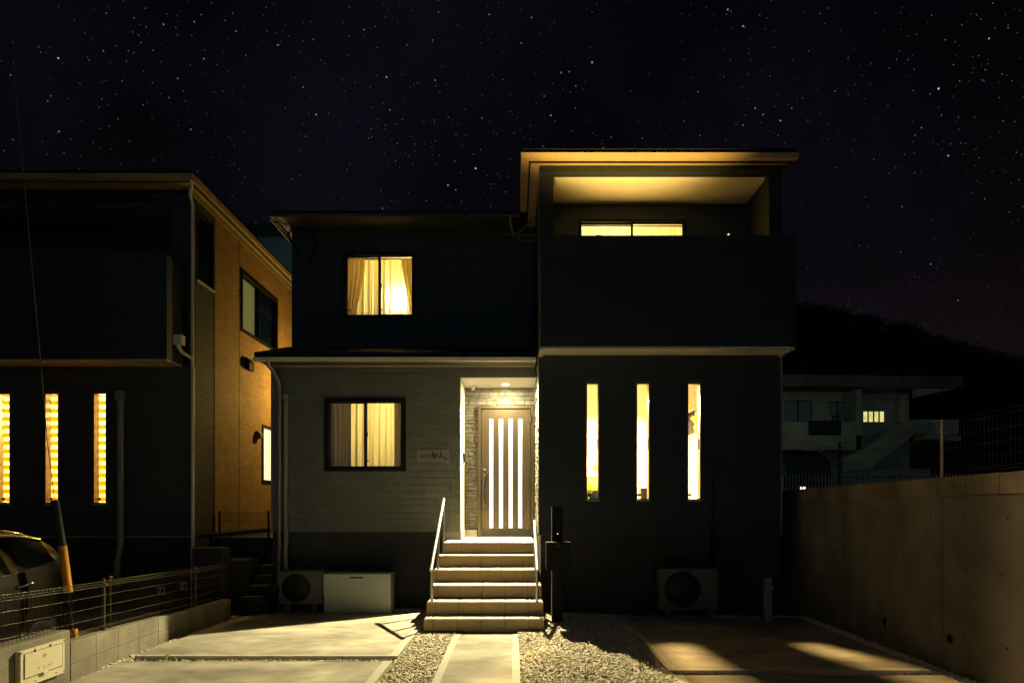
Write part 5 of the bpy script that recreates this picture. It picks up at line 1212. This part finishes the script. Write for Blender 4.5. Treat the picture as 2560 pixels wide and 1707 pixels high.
m = MB(); m.prism([(hx_(2250), hz_(1003)), (hx_(2350), hz_(981.5)), (hx_(2250), hz_(981.5))], YH-1.4, YH-1.1, 'y'); part('eave_bracket', m, 'plaster_grey', dh)
for (w_, mt) in ((WA, 'blue_pane'), (WB2, 'blue_pane'), (WC, 'distant_curtain_lit')):
    n_ = 4 if w_ is WC else 2; dx = (w_[1]-w_[0])/n_
    m = MB(); m.wall('y', YH+.05, .05, w_[0], w_[1], w_[2], w_[3], [(w_[0]+k*dx+.04, w_[0]+(k+1)*dx-.04, w_[2]+.05, w_[3]-.05) for k in range(n_)]); w = part('window', m, 'frame_black', dh, 'lit four-pane window' if n_ == 4 else None)
    for k in range(n_):
        m = MB(); m.box(w_[0]+k*dx+.04, w_[0]+(k+1)*dx-.04, YH+.07, YH+.08, w_[2]+.05, w_[3]-.05); part('pane', m, mt, w)
m = MB(); m.box(hx_(1870), hx_(1992), YH-1.4, YH-1.2, hz_(1125), hz_(1062)); m.box(hx_(2072), hx_(2105), YH-1.4, YH-1.2, hz_(1125), hz_(1062)); m.box(hx_(1870), hx_(2120), YH-1.5, YH, hz_(1130), hz_(1095)); part('balcony', m, 'plaster_grey', dh)
m = MB()
for k in range(20): 
    x = hx_(1993)+k*(hx_(2071)-hx_(1993))/19; m.box(x-.03, x+.03, YH-1.35, YH-1.3, hz_(1092), hz_(1062))
m.box(hx_(1992), hx_(2072), YH-1.36, YH-1.29, hz_(1063), hz_(1059)); m.box(hx_(1992), hx_(2072), YH-1.36, YH-1.29, hz_(1094), hz_(1090)); part('balcony_railing', m, 'fence_dark', dh)
m = MB(); m.prism([(hx_(2100), hz_(1135)), (hx_(2215), hz_(1062)), (hx_(2258), hz_(1060)), (hx_(2258), hz_(1092)), (hx_(2225), hz_(1095)), (hx_(2100), hz_(1195)), (hx_(2060), hz_(1195)), (hx_(2060), hz_(1150))], YH-2.2, YH-1.7, 'y'); m.prism([(hx_(2258), hz_(1092)), (hx_(2335), hz_(1100)), (hx_(2335), hz_(1112)), (hx_(2258), hz_(1106))], YH-2.2, YH-1.0, 'y'); part('outdoor_stair', m, 'plaster_grey', dh)
m = MB()
for k in range(15): 
    x = hx_(2259)+k*(hx_(2330)-hx_(2259))/14; m.box(x-.03, x+.03, YH-2.1, YH-2.05, hz_(1096), hz_(1064))
m.box(hx_(2258), hx_(2332), YH-2.12, YH-2.03, hz_(1065), hz_(1061)); part('stair_railing', m, 'picket_white', dh)
sd = thing('satellite_dish', (hx_(2044), YH-1.45, hz_(1066)), 'small round satellite dish on the distant balcony', 'dish')
m = MB(); m.lathe((hx_(2044), YH-1.5, hz_(1052)), [(.24, 0), (.18, .04), (.08, .07), (.01, .08)], 'y', 20); part('dish', m, 'box_white', sd)
m = MB(); m.tube([(hx_(2044), YH-1.42, hz_(1052)), (hx_(2044), YH-1.33, hz_(1066))], .03, 8); m.tube([(hx_(2044), YH-1.5, hz_(1052)), (hx_(2060), YH-1.9, hz_(1050))], .02, 6); part('arm', m, 'fence_dark', sd)
point('distant_house_fill', (17.5, 27.0, 8.6), 22, (.85, 1.0, .50), .3)  # light on the distant house, no lamp stands here
ll = thing('fill_lamp_stand', (17.6, 26.8, 2.3), 'empty holder for the light on the distant house', 'street lamp')
# no fixture kept, the empty is removed below
point('distant_low_fill', (15.0, 30.5, 6.3), 19, (.9, .95, .55), .3)  # second light on the distant house, also without a lamp
bpy.data.objects.remove(ll)
# picket fence in front of the lane
pf = thing('picket_fence', (13, 21, 2.0), 'low pale picket fence across the dark lane at the right', 'fence')
YF = 17.6
m = MB()
for k in range(86):
    x = PX(1958, YF)+k*.094; zb = nz_ground(x, YF); m.box(x-.012, x+.012, YF, YF+.02, zb+.05, zb+.62+.0*k)
part('pickets', m, 'picket_white', pf); pf.children[0]['kind'] = 'part' if False else 'thing'
m = MB()
for zz in (.12, .55): m.box(PX(1955, YF), PX(2420, YF), YF+.02, YF+.05, nz_ground(10, YF)+zz, nz_ground(10, YF)+zz+.04)
part('rail', m, 'fence_dark', pf)
point('lane_garden_lamp_glow', (PX(2007, 19.5), 19.0, PZ(1216, 19.0)+.25), 7, (.95, 1.0, .6), .05)
gl_ = thing('garden_lamp', (PX(2007, 19.2), 19.2, 1.8), 'small white garden lamp glowing low above the far wall', 'lamp')
m = MB(); m.lathe((PX(2007, 19.2), 19.2, PZ(1222, 19.2)), [(.06, 0), (.075, .03), (.06, .14), (.03, .16)]); part('lantern', m, 'small_lamp_white', gl_)
m = MB(); m.tube([(PX(2007, 19.2), 19.2, 1.7), (PX(2007, 19.2), 19.2, PZ(1222, 19.2))], .02, 8); part('post', m, 'fence_dark', gl_)
# pale hedge-like boulder mass replaced by low lane wall
m = MB(); m.box(PX(1955, 22), PX(2420, 22), 24, 24.3, 1.9, 2.95); single('lane_wall', m, 'plaster_grey', (14, 24, 1.9), 'low grey wall behind the pale picket fence', 'wall')

# hill with trees
def ridge(px):
    P = [(200, 820), (1000, 760), (1700, 700), (1900, 745), (1995, 768), (2060, 775), (2124, 791), (2190, 806), (2250, 816), (2300, 832), (2349, 854), (2450, 880), (2560, 910), (2800, 960), (3300, 1060)]
    for (a, b), (c, d) in zip(P[:-1], P[1:]):
        if a <= px <= c: return b+(d-b)*(px-a)/(c-a)
    return P[0][1] if px < P[0][0] else P[-1][1]
m = MB(); YR = 150.0; cols = 110; rows_ = 14; vs = []
for j in range(rows_+1):
    t = j/rows_; Y = 48+(YR-48)*t
    for i in range(cols+1):
        px = 250+(3300-250)*i/cols; zr = PZ(ridge(px)+14, YR); X = PX(px, YR)
        z = 2.8+(zr-2.8)*(t**1.1)+random.uniform(-.5, .5)*min(1, t*3); vs.append((X*(.45+.55*t) if True else X, Y, z))
m.add(vs, [(j*(cols+1)+i, j*(cols+1)+i+1, (j+1)*(cols+1)+i+1, (j+1)*(cols+1)+i) for j in range(rows_) for i in range(cols)], True)
struct('hill', m, 'hill_dark')
def woods():
    r = np.random.default_rng(9); V = []; F = []
    n = 0
    for k in range(420):
        i = r.uniform(0, 1); px = 1880+(2750-1880)*i; t = 1.0 if k < 200 else r.uniform(.35, 1)
        zr = PZ(ridge(px)+14, YR); X = PX(px, YR)*(.45+.55*t); Y = 48+(YR-48)*t; z = 2.8+(zr-2.8)*t**1.1
        rad = r.uniform(1.2, 2.8)*(.6+.4*t); cnt = 90
        d = r.normal(size=(cnt, 3)); d /= np.linalg.norm(d, axis=1)[:, None]; p = d*rad*r.uniform(.5, 1.05, (cnt, 1))*np.array([1, 1, .8])+np.array([X, Y, z+rad*.4])
        a = r.normal(size=(cnt, 3)); a /= np.linalg.norm(a, axis=1)[:, None]; b = np.cross(a, d); s = r.uniform(.22, .45, (cnt, 1))
        q = np.stack([p-a*s, p+b*s, p+a*s], 1).reshape(-1, 3); V.append(q); F.append(np.arange(cnt*3).reshape(-1, 3)+n); n += cnt*3
    V = np.concatenate(V); F = np.concatenate(F); me = bpy.data.meshes.new('far_woods'); me.from_pydata(V.tolist(), [], F.tolist()); me.materials.append(M['tree_foliage'])
    o = bpy.data.objects.new('woods', me); COL.objects.link(o); o['kind'] = 'stuff'; o['label'] = 'black wooded skyline of the hill at the right'
woods()
# house behind, seen in the gap
bh = thing('house', (-8, 22, 0), 'plain teal-grey house wall seen through the gap between the roofs', 'house')
m = MB(); m.box(-11.5, -3.0, 22, 30, -.2, 11.2); part('wall', m, 'teal_wall', bh)
m = MB(); m.prism([(21.6, 11.2), (30.4, 11.2), (30.4, 11.5), (26, 13.0), (21.6, 11.5)], -11.9, -2.6); part('roof', m, 'roof_dark', bh)
point('rear_wall_fill', (-5.2, 19.0, 3.5), 200, (.62, 1.0, .85), .2)  # teal light on the rear house wall, no lamp stands here

# fixtures modelled for the added balcony and wall lights, outside the frame
gu = thing('balcony_fill_lamp', (-.55, 2.55, 0), 'small black spotlight on a spike, added to light the balcony', 'lamp')
m = MB(); m.tube([(-.55, 2.55, -.1), (-.55, 2.55, .14)], .012, 8); m.tube([(-.62, 2.38, .10), (-.575, 2.49, .20)], [.045, .05], 14); part('body', m, 'frame_black', gu)
sl = thing('fill_lamp_stand', (-2.2, -4.9, 0), 'lamp on a pole added behind the camera to light the retaining wall', 'street lamp')
m = MB(); m.tube([(-2.2, -4.9, 0), (-2.2, -4.9, 3.9)], .05, 12); m.tube([(-2.2, -4.9, 3.9), (-2.2, -4.5, 4.0)], .03, 8); part('pole', m, 'pipe_grey', sl); m = MB(); m.lathe((-2.2, -4.5, 3.92), [(.28, 0), (.2, .08), (.05, .12)]); part('shade', m, 'frame_black', sl)
